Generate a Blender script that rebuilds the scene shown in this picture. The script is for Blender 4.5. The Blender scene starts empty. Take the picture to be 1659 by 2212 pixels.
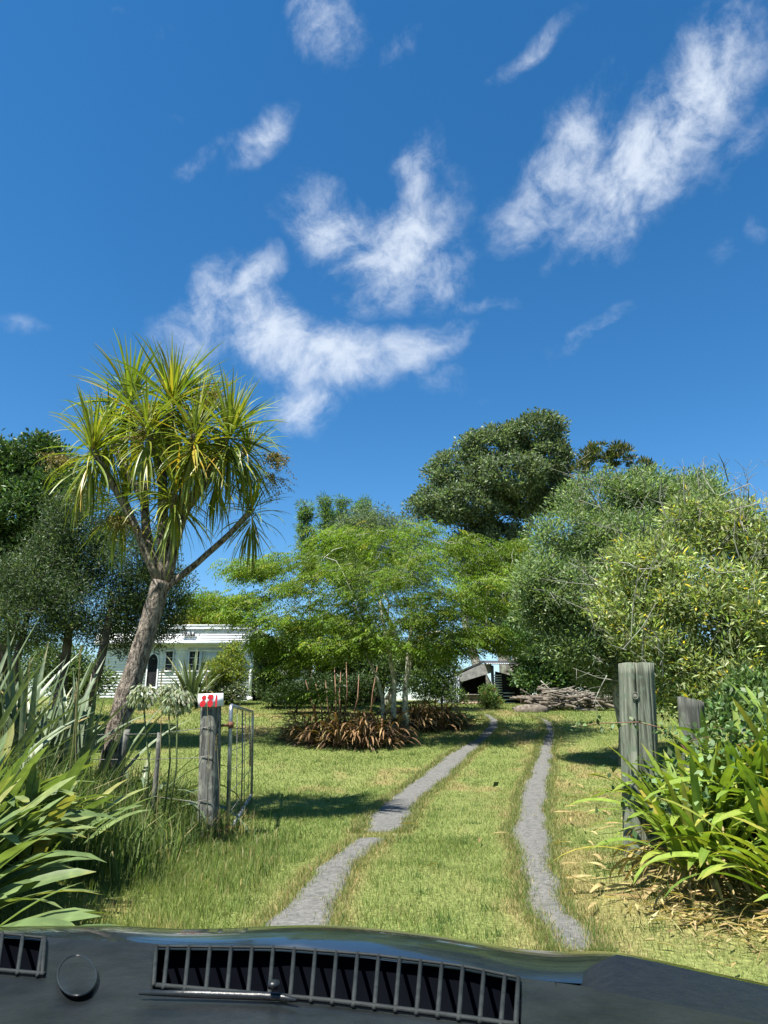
import bpy, math, numpy as np
from mathutils import Vector, Matrix, Euler

# ------------------------------------------------------------------ camera, sky, sun, exposure
sc = bpy.context.scene
R = math.radians
EYE = 1.2
PITCH = R(16.44)
FPX = 1522.0                      # focal length for a 1659 x 2212 picture
cam_d = bpy.data.cameras.new("camera")
cam = bpy.data.objects.new("camera", cam_d)
sc.collection.objects.link(cam)
cam.location = (0, 0, EYE)
cam.rotation_euler = (R(90) + PITCH, 0, 0)
cam_d.sensor_fit = 'VERTICAL'
cam_d.sensor_height = 24
cam_d.lens = 24 * FPX / 2212
cam_d.clip_start = 0.05
cam_d.clip_end = 5000
sc.camera = cam
sc.render.resolution_x, sc.render.resolution_y = 768, 1024

SUN_DIR = Vector((-0.68, -0.73, 0)).normalized()
SUN_EL = R(62)
to_sun = Vector((SUN_DIR.x * math.cos(SUN_EL), SUN_DIR.y * math.cos(SUN_EL), math.sin(SUN_EL)))
sun_d = bpy.data.lights.new("sun", 'SUN')
sun_d.energy = 5.0
sun_d.angle = R(0.53)
sun_d.color = (1.0, 0.95, 0.87)
sun = bpy.data.objects.new("sun", sun_d)
sun.rotation_euler = to_sun.to_track_quat('Z', 'Y').to_euler()
sc.collection.objects.link(sun)

sc.view_settings.view_transform = 'Standard'
sc.view_settings.look = 'None'
sc.view_settings.exposure = 1.42
sc.view_settings.gamma = 1.0
sc.render.engine = 'CYCLES'
sc.cycles.use_denoising = True
sc.cycles.max_bounces = 6
sc.cycles.diffuse_bounces = 4
sc.cycles.glossy_bounces = 2
sc.cycles.transmission_bounces = 4
sc.cycles.transparent_max_bounces = 4
sc.cycles.caustics_reflective = False
sc.cycles.caustics_refractive = False
sc.cycles.sample_clamp_indirect = 4

world = bpy.data.worlds.new("World")
sc.world = world
world.use_nodes = True


def px_dir(x, y):
    cx, cy = (x - 829.5) / FPX, (1106 - y) / FPX
    return Vector((cx, math.cos(PITCH) - cy * math.sin(PITCH), math.sin(PITCH) + cy * math.cos(PITCH)))


def build_world():
    nt = world.node_tree
    nt.nodes.clear()
    N, Lk = nt.nodes.new, nt.links.new
    out = N('ShaderNodeOutputWorld')
    bg = N('ShaderNodeBackground')
    bg.inputs['Strength'].default_value = 0.064
    Lk(bg.outputs[0], out.inputs['Surface'])
    sky = N('ShaderNodeTexSky')
    sky.sky_type = 'NISHITA'
    sky.sun_disc = False
    sky.sun_elevation = SUN_EL
    sky.sun_rotation = math.atan2(to_sun.x, to_sun.y)
    sky.altitude = 0
    sky.air_density = 1.0
    sky.dust_density = 0.1
    sky.ozone_density = 4.0
    hsv = N('ShaderNodeHueSaturation')
    hsv.inputs['Saturation'].default_value = 1.29
    hsv.inputs['Hue'].default_value = 0.497
    hsv.inputs['Value'].default_value = 1.0
    Lk(sky.outputs[0], hsv.inputs['Color'])
    # clouds: azimuth / elevation of the view direction
    tc = N('ShaderNodeTexCoord')
    sep = N('ShaderNodeSeparateXYZ')
    Lk(tc.outputs['Generated'], sep.inputs[0])

    def math_n(op, a, b=None, clamp=False):
        n = N('ShaderNodeMath'); n.operation = op; n.use_clamp = clamp
        for i, v in enumerate((a, b)):
            if v is None: continue
            if hasattr(v, 'links') or hasattr(v, 'is_output'): Lk(v, n.inputs[i])
            else: n.inputs[i].default_value = v
        return n.outputs[0]
    az = math_n('ARCTAN2', sep.outputs[0], sep.outputs[1])
    el = math_n('ARCSINE', sep.outputs[2])
    comb = N('ShaderNodeCombineXYZ')
    Lk(az, comb.inputs[0]); Lk(el, comb.inputs[1])
    # domain warp
    nw = N('ShaderNodeTexNoise'); nw.inputs['Scale'].default_value = 9; nw.inputs['Detail'].default_value = 5
    Lk(tc.outputs['Generated'], nw.inputs['Vector'])
    sub = N('ShaderNodeVectorMath'); sub.operation = 'SUBTRACT'; sub.inputs[1].default_value = (.5, .5, .5)
    Lk(nw.outputs['Color'], sub.inputs[0])
    scl = N('ShaderNodeVectorMath'); scl.operation = 'SCALE'; scl.inputs['Scale'].default_value = 0.07
    Lk(sub.outputs[0], scl.inputs[0])
    add = N('ShaderNodeVectorMath'); add.operation = 'ADD'
    Lk(comb.outputs[0], add.inputs[0]); Lk(scl.outputs[0], add.inputs[1])
    coord = add.outputs[0]
    blobs = [  # x, y, rx, ry, tilt, weight
        (1500, 235, 190, 95, 38, 1.0), (1400, 350, 190, 100, 25, 1.0), (1225, 350, 130, 95, 35, .85), (1120, 470, 90, 70, 30, .6),
        (1350, 480, 110, 60, 25, .7), (1570, 170, 75, 60, 30, .9), (1210, 545, 70, 35, 30, .45), (1580, 330, 90, 60, 30, .55),
        (715, 490, 95, 80, -10, .85), (850, 540, 130, 85, 30, .9), (905, 400, 50, 100, -25, .7), (920, 590, 110, 60, 0, .8),
        (830, 640, 100, 45, 10, .7), (1020, 655, 110, 28, 0, .5), (900, 320, 40, 40, 0, .45),
        (450, 670, 95, 75, 40, .95), (530, 615, 75, 45, 35, .85), (590, 730, 150, 65, -28, 1.0), (720, 780, 130, 60, 0, .95),
        (880, 755, 120, 40, 18, .75), (650, 870, 70, 55, 0, .85), (950, 810, 90, 40, 10, .4),
        (570, 305, 75, 42, 40, .75), (450, 345, 85, 30, 20, .5), (390, 265, 40, 22, 0, .35),
        (690, 60, 85, 75, 0, .7), (870, 100, 70, 40, 20, .45), (1145, 120, 110, 32, 20, .55), (1110, 160, 60, 22, 10, .4),
        (1290, 715, 100, 32, 25, .55), (1240, 760, 40, 20, 0, .3), (40, 720, 80, 26, 0, .42), (1080, 850, 50, 20, 0, .3),
        (1560, 540, 40, 40, 40, .35), (1630, 490, 40, 35, 40, .4), (240, 40, 150, 40, 0, .36), (1410, 20, 60, 30, 0, .3),
    ]
    acc = None
    for x, y, rx, ry, tilt, w in blobs:
        d = px_dir(x, y).normalized()
        a, e = math.atan2(d.x, d.y), math.asin(d.z)
        d2 = px_dir(x + 10, y).normalized()
        ka = abs(math.atan2(d2.x, d2.y) - a) / 10
        d3 = px_dir(x, y + 10).normalized()
        ke = abs(math.asin(d3.z) - e) / 10
        mp = N('ShaderNodeMapping'); mp.vector_type = 'TEXTURE'
        mp.inputs['Location'].default_value = (a, e, 0)
        mp.inputs['Rotation'].default_value = (0, 0, R(tilt))
        mp.inputs['Scale'].default_value = (rx * ka * 1.12, ry * ke * 1.12, 1)
        Lk(coord, mp.inputs['Vector'])
        flat = N('ShaderNodeVectorMath'); flat.operation = 'MULTIPLY'; flat.inputs[1].default_value = (1, 1, 0)
        Lk(mp.outputs[0], flat.inputs[0])
        ln = N('ShaderNodeVectorMath'); ln.operation = 'LENGTH'
        Lk(flat.outputs[0], ln.inputs[0])
        mr = N('ShaderNodeMapRange'); mr.interpolation_type = 'SMOOTHSTEP'
        mr.inputs['From Min'].default_value = 2.1; mr.inputs['From Max'].default_value = 0.0
        mr.inputs['To Min'].default_value = 0; mr.inputs['To Max'].default_value = w
        Lk(ln.outputs['Value'], mr.inputs['Value'])
        acc = mr.outputs[0] if acc is None else math_n('MAXIMUM', acc, mr.outputs[0])
    # the same sort of scattered cloud over the rest of the sky
    nb = N('ShaderNodeTexNoise'); nb.inputs['Scale'].default_value = 3.2; nb.inputs['Detail'].default_value = 3
    Lk(tc.outputs['Generated'], nb.inputs['Vector'])
    mrb = N('ShaderNodeMapRange'); mrb.inputs['From Min'].default_value = .52; mrb.inputs['From Max'].default_value = .68
    mrb.inputs['To Max'].default_value = .9
    Lk(nb.outputs[0], mrb.inputs['Value'])
    aaz = math_n('ABSOLUTE', az)
    mrf = N('ShaderNodeMapRange'); mrf.inputs['From Min'].default_value = .75; mrf.inputs['From Max'].default_value = .95
    Lk(aaz, mrf.inputs['Value'])
    other = math_n('MULTIPLY', mrb.outputs[0], mrf.outputs[0])
    acc = math_n('MAXIMUM', acc, other)
    # wispy detail
    st = N('ShaderNodeMapping'); st.inputs['Rotation'].default_value = (0, 0, R(-35)); st.inputs['Scale'].default_value = (1.0, 1.35, 1)
    Lk(coord, st.inputs['Vector'])
    nd = N('ShaderNodeTexNoise'); nd.inputs['Scale'].default_value = 8; nd.inputs['Detail'].default_value = 12
    nd.inputs['Roughness'].default_value = .66; nd.inputs['Distortion'].default_value = .15
    Lk(st.outputs[0], nd.inputs['Vector'])
    nn = math_n('MULTIPLY', math_n('SUBTRACT', nd.outputs[0], .5), 3.4)
    n5 = N('ShaderNodeTexNoise'); n5.inputs['Scale'].default_value = 34; n5.inputs['Detail'].default_value = 8; n5.inputs['Roughness'].default_value = .6
    Lk(st.outputs[0], n5.inputs['Vector'])
    nn = math_n('ADD', nn, math_n('MULTIPLY', math_n('SUBTRACT', n5.outputs[0], .5), .7))
    dens = math_n('ADD', math_n('MULTIPLY', acc, 1.22), math_n('MULTIPLY', nn, math_n('ADD', math_n('MULTIPLY', acc, 1.0), .10)))
    mrd = N('ShaderNodeMapRange'); mrd.interpolation_type = 'SMOOTHSTEP'
    mrd.inputs['From Min'].default_value = .34; mrd.inputs['From Max'].default_value = 1.65
    mrd.inputs['To Max'].default_value = .86
    Lk(dens, mrd.inputs['Value'])
    mix = N('ShaderNodeMix'); mix.data_type = 'RGBA'
    Lk(mrd.outputs[0], mix.inputs['Factor'])
    Lk(hsv.outputs[0], mix.inputs[6])
    mix.inputs[7].default_value = (5.0, 5.5, 6.2, 1)
    Lk(mix.outputs[2], bg.inputs['Color'])


build_world()

# ------------------------------------------------------------------ helpers
rng = np.random.default_rng(11)
COL = sc.collection


def smooth(a, b, x):
    t = np.clip((np.asarray(x, float) - a) / (b - a), 0, 1)
    return t * t * (3 - 2 * t)


_HY = np.array([-60, 0, 11, 13, 16, 19, 23, 27, 30, 32, 36, 45, 80, 4000], float)
_HZ = np.array([0, 0, 0, .05, .34, .74, 1.18, 1.58, 1.80, 1.95, 2.15, 2.3, 2.3, 2.3], float)


def ground_h(X, Y):
    X, Y = np.asarray(X, float), np.asarray(Y, float)
    z = sum(np.interp(Y + d, _HY, _HZ) for d in (-1.2, -.6, 0, .6, 1.2)) / 5
    z = z + smooth(22, 30, Y) * np.clip((-X - 2) / 8, 0, 1) * .18
    z = z + .72 * np.exp(-(((X - 3.3) / .95) ** 2 + ((Y - 6.0) / 1.0) ** 2))
    z = z + .45 * np.exp(-(((X + 3.6) / 1.0) ** 2 + ((Y - 5.4) / 1.6) ** 2))
    return z


def gz(X, Y):
    return float(ground_h(X, Y))


def P(x, y, Y):
    d = px_dir(x, y)
    return Vector((d.x / d.y * Y, Y, EYE + d.z / d.y * Y))


def GP(x, y):
    d = px_dir(x, y); d /= d.y
    t = np.linspace(2, 60, 6000)
    z = EYE + d.z * t
    hit = np.nonzero(z <= ground_h(d.x * t, t))[0]
    k = hit[0] if len(hit) else -1
    return Vector((d.x * t[k], t[k], float(ground_h(d.x * t[k], t[k]))))


def px(n, Y):
    return n * Y / 1.03 / FPX


_lat = rng.random((257, 257))


def vnoise(X, Y):
    xi, yi = np.floor(X).astype(int), np.floor(Y).astype(int)
    fx, fy = X - xi, Y - yi
    fx, fy = fx * fx * (3 - 2 * fx), fy * fy * (3 - 2 * fy)
    a = _lat[xi % 256, yi % 256]; b = _lat[(xi + 1) % 256, yi % 256]
    c = _lat[xi % 256, (yi + 1) % 256]; d = _lat[(xi + 1) % 256, (yi + 1) % 256]
    return (a * (1 - fx) + b * fx) * (1 - fy) + (c * (1 - fx) + d * fx) * fy


def fbm(X, Y, o=4):
    s, amp, tot = 0, 1, 0
    for k in range(o):
        s = s + amp * vnoise(X * 2 ** k + 17 * k, Y * 2 ** k + 31 * k); tot += amp; amp *= .5
    return s / tot


class Geo:
    def __init__(self):
        self.v, self.q, self.t, self.c, self.n = [], [], [], [], 0

    def add(self, v, q=None, t=None, c=None):
        v = np.asarray(v, float).reshape(-1, 3)
        if q is not None and len(q): self.q.append(np.asarray(q, int).reshape(-1, 4) + self.n)
        if t is not None and len(t): self.t.append(np.asarray(t, int).reshape(-1, 3) + self.n)
        if c is None: c = np.ones((len(v), 3)) * .5
        c = np.asarray(c, float)
        if c.ndim == 1: c = np.tile(c, (len(v), 1))
        self.v.append(v); self.c.append(c); self.n += len(v)
        return self

    def mesh(self, name, mat, smooth_shade=True):
        v = np.concatenate(self.v); c = np.concatenate(self.c)
        q = np.concatenate(self.q) if self.q else np.zeros((0, 4), int)
        t = np.concatenate(self.t) if self.t else np.zeros((0, 3), int)
        me = bpy.data.meshes.new(name)
        me.vertices.add(len(v)); me.vertices.foreach_set('co', v.astype(np.float32).ravel())
        nl = q.size + t.size
        me.loops.add(nl)
        me.loops.foreach_set('vertex_index', np.concatenate([q.ravel(), t.ravel()]).astype(np.int32))
        npoly = len(q) + len(t)
        me.polygons.add(npoly)
        ls = np.concatenate([np.arange(len(q)) * 4, q.size + np.arange(len(t)) * 3]).astype(np.int32)
        me.polygons.foreach_set('loop_start', ls)
        if smooth_shade: me.polygons.foreach_set('use_smooth', np.ones(npoly, bool))
        at = me.attributes.new('col', 'FLOAT_COLOR', 'POINT')
        at.data.foreach_set('color', np.c_[c, np.ones(len(c))].astype(np.float32).ravel())
        me.update(calc_edges=True)
        me.validate(verbose=False)
        if mat: me.materials.append(mat)
        return me

    def obj(self, name, mat, parent=None, smooth_shade=True, stuff=False):
        o = bpy.data.objects.new(name, self.mesh(name, mat, smooth_shade))
        COL.objects.link(o)
        if parent is not None:
            o.parent = parent
            o.matrix_parent_inverse = Matrix.Identity(4)
            o.location = -parent.location if parent.parent is None and parent.type == 'EMPTY' else (0, 0, 0)
        if stuff: o['kind'] = 'stuff'
        return o

    # shapes
    def box(self, lo, hi, c=None, M=None):
        x0, y0, z0 = lo; x1, y1, z1 = hi
        v = np.array([(x0, y0, z0), (x1, y0, z0), (x1, y1, z0), (x0, y1, z0), (x0, y0, z1), (x1, y0, z1), (x1, y1, z1), (x0, y1, z1)])
        if M is not None: v = np.array([M @ Vector(p) for p in v])
        return self.add(v, [(0, 3, 2, 1), (4, 5, 6, 7), (0, 1, 5, 4), (1, 2, 6, 5), (2, 3, 7, 6), (3, 0, 4, 7)], c=c)

    def tube(self, pts, rad, sides=6, c=None, cap=True, wob=0):
        pts = np.asarray([tuple(p) for p in pts], float); n = len(pts)
        rad = np.full(n, rad) if np.isscalar(rad) else np.asarray(rad, float)
        tan = np.gradient(pts, axis=0)
        tan /= np.linalg.norm(tan, axis=1)[:, None] + 1e-9
        up = np.array([0, 0, 1.0]) if abs(tan[0][2]) < .9 else np.array([1.0, 0, 0])
        vs = []
        for i in range(n):
            s = np.cross(tan[i], up); s /= np.linalg.norm(s) + 1e-9
            up = np.cross(s, tan[i])
            a = np.arange(sides) * 2 * math.pi / sides
            r = rad[i] * (1 + (rng.normal(0, wob, sides) if wob else 0))
            vs.append(pts[i] + np.outer(np.cos(a) * r, s) + np.outer(np.sin(a) * r, up))
        v = np.concatenate(vs)
        i, j = np.meshgrid(np.arange(n - 1), np.arange(sides), indexing='ij')
        j2 = (j + 1) % sides
        q = np.stack([i * sides + j, i * sides + j2, (i + 1) * sides + j2, (i + 1) * sides + j], -1).reshape(-1, 4)
        t = []
        if cap:
            v = np.concatenate([v, pts[:1], pts[-1:]])
            a, b = n * sides, n * sides + 1
            for k in range(sides):
                t.append((a, (k + 1) % sides, k)); t.append((b, (n - 1) * sides + k, (n - 1) * sides + (k + 1) % sides))
        return self.add(v, q, t, c)

    def cards(self, pos, d, nrm, L, W, c):
        """rhombus leaves: one quad each, slightly folded"""
        pos, d, nrm = (np.asarray(a, float) for a in (pos, d, nrm))
        n = len(pos)
        d = d / (np.linalg.norm(d, axis=1)[:, None] + 1e-9)
        s = np.cross(d, nrm); s /= np.linalg.norm(s, axis=1)[:, None] + 1e-9
        up = np.cross(s, d)
        L = np.broadcast_to(np.asarray(L, float), (n,))[:, None]; W = np.broadcast_to(np.asarray(W, float), (n,))[:, None]
        v = np.stack([pos, pos + d * L * .5 + s * W * .5 + up * W * .12, pos + d * L - up * L * .06, pos + d * L * .5 - s * W * .5 + up * W * .12], 1)
        q = np.arange(n * 4).reshape(n, 4)
        return self.add(v.reshape(-1, 3), q, c=np.repeat(c, 4, 0))


def rdir(n):
    v = rng.normal(size=(n, 3)); return v / np.linalg.norm(v, axis=1)[:, None]


def pal(n, cols, wts=None, var=.18):
    cols = np.asarray(cols, float)
    k = rng.choice(len(cols), n, p=None if wts is None else np.array(wts) / np.sum(wts))
    return np.clip(cols[k] * (1 + rng.normal(0, var, (n, 1))) * (1 + rng.normal(0, var * .3, (n, 3))), .004, .9)


def thing(name, label, cat, loc=(0, 0, 0), group=None):
    o = bpy.data.objects.new(name, None); COL.objects.link(o)
    o.location = loc; o.empty_display_size = .2
    o['label'] = label; o['category'] = cat
    if group: o['group'] = group
    return o


def tag(o, label, cat, group=None):
    o['label'] = label; o['category'] = cat
    if group: o['group'] = group
    return o


def recentre(o):
    """put a one-mesh thing's origin at the bottom of its bounding box"""
    me = o.data
    co = np.empty(len(me.vertices) * 3, np.float32); me.vertices.foreach_get('co', co); co = co.reshape(-1, 3)
    c = np.array([(co[:, 0].min() + co[:, 0].max()) / 2, (co[:, 1].min() + co[:, 1].max()) / 2, co[:, 2].min()])
    me.vertices.foreach_set('co', (co - c).ravel()); me.update()
    o.location = c.tolist()
    return o


# ------------------------------------------------------------------ materials
def new_mat(name):
    m = bpy.data.materials.new(name); m.use_nodes = True
    nt = m.node_tree; nt.nodes.clear()
    out = nt.nodes.new('ShaderNodeOutputMaterial')
    b = nt.nodes.new('ShaderNodeBsdfPrincipled')
    nt.links.new(b.outputs[0], out.inputs['Surface'])
    return m, nt, b, out


def foliage(name, rough=.5, spec=.35, trans=.35, tcol=(1.15, 1.25, .55)):
    m, nt, b, out = new_mat(name)
    N, Lk = nt.nodes.new, nt.links.new
    at = N('ShaderNodeAttribute'); at.attribute_name = 'col'
    Lk(at.outputs['Color'], b.inputs['Base Color'])
    b.inputs['Roughness'].default_value = rough
    b.inputs['Specular IOR Level'].default_value = spec
    mul = N('ShaderNodeMix'); mul.data_type = 'RGBA'; mul.blend_type = 'MULTIPLY'; mul.inputs['Factor'].default_value = 1
    Lk(at.outputs['Color'], mul.inputs[6]); mul.inputs[7].default_value = (*tcol, 1)
    tr = N('ShaderNodeBsdfTranslucent'); Lk(mul.outputs[2], tr.inputs['Color'])
    mx = N('ShaderNodeMixShader'); mx.inputs[0].default_value = trans
    Lk(b.outputs[0], mx.inputs[1]); Lk(tr.outputs[0], mx.inputs[2]); Lk(mx.outputs[0], out.inputs['Surface'])
    return m


def leaf_object_mat(name, stops, rough=.4, spec=.4, trans=.35, tip=(.30, .26, .05), tipamt=.25, dirt=0.):
    """for leaves that are objects: colour from Object Info random, paler rib, some dry tips"""
    m, nt, b, out = new_mat(name)
    N, Lk = nt.nodes.new, nt.links.new
    oi = N('ShaderNodeObjectInfo')
    cr = N('ShaderNodeValToRGB')
    while len(cr.color_ramp.elements) < len(stops): cr.color_ramp.elements.new(.5)
    for e, (p, c) in zip(cr.color_ramp.elements, stops): e.position = p; e.color = (*c, 1)
    Lk(oi.outputs['Random'], cr.inputs[0])
    at = N('ShaderNodeAttribute'); at.attribute_name = 'col'
    sp = N('ShaderNodeSeparateColor'); Lk(at.outputs['Color'], sp.inputs[0])
    # r = along, g = across (0 rib, 1 edge)
    ns = N('ShaderNodeTexNoise'); ns.inputs['Scale'].default_value = 14; ns.inputs['Detail'].default_value = 4
    tcn = N('ShaderNodeTexCoord'); Lk(tcn.outputs['Object'], ns.inputs['Vector'])
    def mth(op, a, bb, clamp=True):
        n = N('ShaderNodeMath'); n.operation = op; n.use_clamp = clamp
        for i, v in enumerate((a, bb)):
            if isinstance(v, (int, float)): n.inputs[i].default_value = v
            else: Lk(v, n.inputs[i])
        return n.outputs[0]
    tipf = mth('MULTIPLY', mth('SUBTRACT', mth('ADD', sp.outputs[0], mth('MULTIPLY', ns.outputs[0], .5), False), 1.12), 4.0)
    gate = mth('GREATER_THAN', mth('FRACT', mth('MULTIPLY', oi.outputs['Random'], 17.3, False), 0), 1 - tipamt)
    tipf = mth('MULTIPLY', tipf, gate)
    rib = mth('MULTIPLY', mth('SUBTRACT', .35, sp.outputs[1]), .9)
    m1 = N('ShaderNodeMix'); m1.data_type = 'RGBA'; m1.blend_type = 'ADD'
    Lk(rib, m1.inputs['Factor']); Lk(cr.outputs[0], m1.inputs[6]); m1.inputs[7].default_value = (.08, .09, .03, 1)
    m2 = N('ShaderNodeMix'); m2.data_type = 'RGBA'
    Lk(tipf, m2.inputs['Factor']); Lk(m1.outputs[2], m2.inputs[6]); m2.inputs[7].default_value = (*tip, 1)
    m3 = N('ShaderNodeMix'); m3.data_type = 'RGBA'; m3.blend_type = 'MULTIPLY'; m3.inputs['Factor'].default_value = .8
    cr2 = N('ShaderNodeValToRGB'); cr2.color_ramp.elements[0].position = .3; cr2.color_ramp.elements[0].color = (.6, .6, .6, 1)
    cr2.color_ramp.elements[1].position = .7; cr2.color_ramp.elements[1].color = (1.15, 1.15, 1.15, 1)
    Lk(ns.outputs[0], cr2.inputs[0]); Lk(m2.outputs[2], m3.inputs[6]); Lk(cr2.outputs[0], m3.inputs[7])
    col = m3.outputs[2]
    Lk(col, b.inputs['Base Color'])
    b.inputs['Roughness'].default_value = rough
    b.inputs['Specular IOR Level'].default_value = spec
    mul = N('ShaderNodeMix'); mul.data_type = 'RGBA'; mul.blend_type = 'MULTIPLY'; mul.inputs['Factor'].default_value = 1
    Lk(col, mul.inputs[6]); mul.inputs[7].default_value = (1.3, 1.35, .5, 1)
    tr = N('ShaderNodeBsdfTranslucent'); Lk(mul.outputs[2], tr.inputs['Color'])
    mx = N('ShaderNodeMixShader'); mx.inputs[0].default_value = trans
    Lk(b.outputs[0], mx.inputs[1]); Lk(tr.outputs[0], mx.inputs[2]); Lk(mx.outputs[0], out.inputs['Surface'])
    return m


def noisy(name, c0, c1, scale=8, stretch=(1, 1, 1), rough=.8, spec=.25, bump=.3, detail=8, metal=0, lo=.35, hi=.65, bscale=None, c2=None, coat=0, dist=.01):
    m, nt, b, out = new_mat(name)
    N, Lk = nt.nodes.new, nt.links.new
    tcn = N('ShaderNodeTexCoord'); mp = N('ShaderNodeMapping'); mp.inputs['Scale'].default_value = stretch
    Lk(tcn.outputs['Object'], mp.inputs['Vector'])
    ns = N('ShaderNodeTexNoise'); ns.inputs['Scale'].default_value = scale; ns.inputs['Detail'].default_value = detail
    ns.inputs['Roughness'].default_value = .62
    Lk(mp.outputs[0], ns.inputs['Vector'])
    cr = N('ShaderNodeValToRGB')
    cr.color_ramp.elements[0].position = lo; cr.color_ramp.elements[0].color = (*c0, 1)
    cr.color_ramp.elements[1].position = hi; cr.color_ramp.elements[1].color = (*c1, 1)
    Lk(ns.outputs[0], cr.inputs[0])
    col = cr.outputs[0]
    if c2 is not None:
        n2 = N('ShaderNodeTexNoise'); n2.inputs['Scale'].default_value = scale * .35; n2.inputs['Detail'].default_value = 5
        Lk(tcn.outputs['Object'], n2.inputs['Vector'])
        mr = N('ShaderNodeMapRange'); mr.inputs['From Min'].default_value = .52; mr.inputs['From Max'].default_value = .66
        Lk(n2.outputs[0], mr.inputs['Value'])
        mx = N('ShaderNodeMix'); mx.data_type = 'RGBA'; Lk(mr.outputs[0], mx.inputs['Factor'])
        Lk(col, mx.inputs[6]); mx.inputs[7].default_value = (*c2, 1); col = mx.outputs[2]
    Lk(col, b.inputs['Base Color'])
    b.inputs['Roughness'].default_value = rough; b.inputs['Specular IOR Level'].default_value = spec
    b.inputs['Metallic'].default_value = metal
    b.inputs['Coat Weight'].default_value = coat; b.inputs['Coat Roughness'].default_value = .06
    if bump:
        n3 = N('ShaderNodeTexNoise'); n3.inputs['Scale'].default_value = bscale or scale * 2; n3.inputs['Detail'].default_value = 6
        Lk(mp.outputs[0], n3.inputs['Vector'])
        bp = N('ShaderNodeBump'); bp.inputs['Strength'].default_value = bump; bp.inputs['Distance'].default_value = dist
        Lk(n3.outputs[0], bp.inputs['Height']); Lk(bp.outputs[0], b.inputs['Normal'])
    return m


def attr_mat(name, rough=.9, spec=.1, scale=30, bump=.4):
    m, nt, b, out = new_mat(name)
    N, Lk = nt.nodes.new, nt.links.new
    at = N('ShaderNodeAttribute'); at.attribute_name = 'col'
    ns = N('ShaderNodeTexNoise'); ns.inputs['Scale'].default_value = scale; ns.inputs['Detail'].default_value = 8
    tcn = N('ShaderNodeTexCoord'); Lk(tcn.outputs['Object'], ns.inputs['Vector'])
    cr = N('ShaderNodeValToRGB'); cr.color_ramp.elements[0].position = .3; cr.color_ramp.elements[0].color = (.45, .45, .45, 1)
    cr.color_ramp.elements[1].position = .7; cr.color_ramp.elements[1].color = (1.2, 1.2, 1.2, 1)
    Lk(ns.outputs[0], cr.inputs[0])
    mx = N('ShaderNodeMix'); mx.data_type = 'RGBA'; mx.blend_type = 'MULTIPLY'; mx.inputs['Factor'].default_value = 1
    Lk(at.outputs['Color'], mx.inputs[6]); Lk(cr.outputs[0], mx.inputs[7]); Lk(mx.outputs[2], b.inputs['Base Color'])
    b.inputs['Roughness'].default_value = rough; b.inputs['Specular IOR Level'].default_value = spec
    bp = N('ShaderNodeBump'); bp.inputs['Strength'].default_value = bump; bp.inputs['Distance'].default_value = .03
    Lk(ns.outputs[0], bp.inputs['Height']); Lk(bp.outputs[0], b.inputs['Normal'])
    return m


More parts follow.
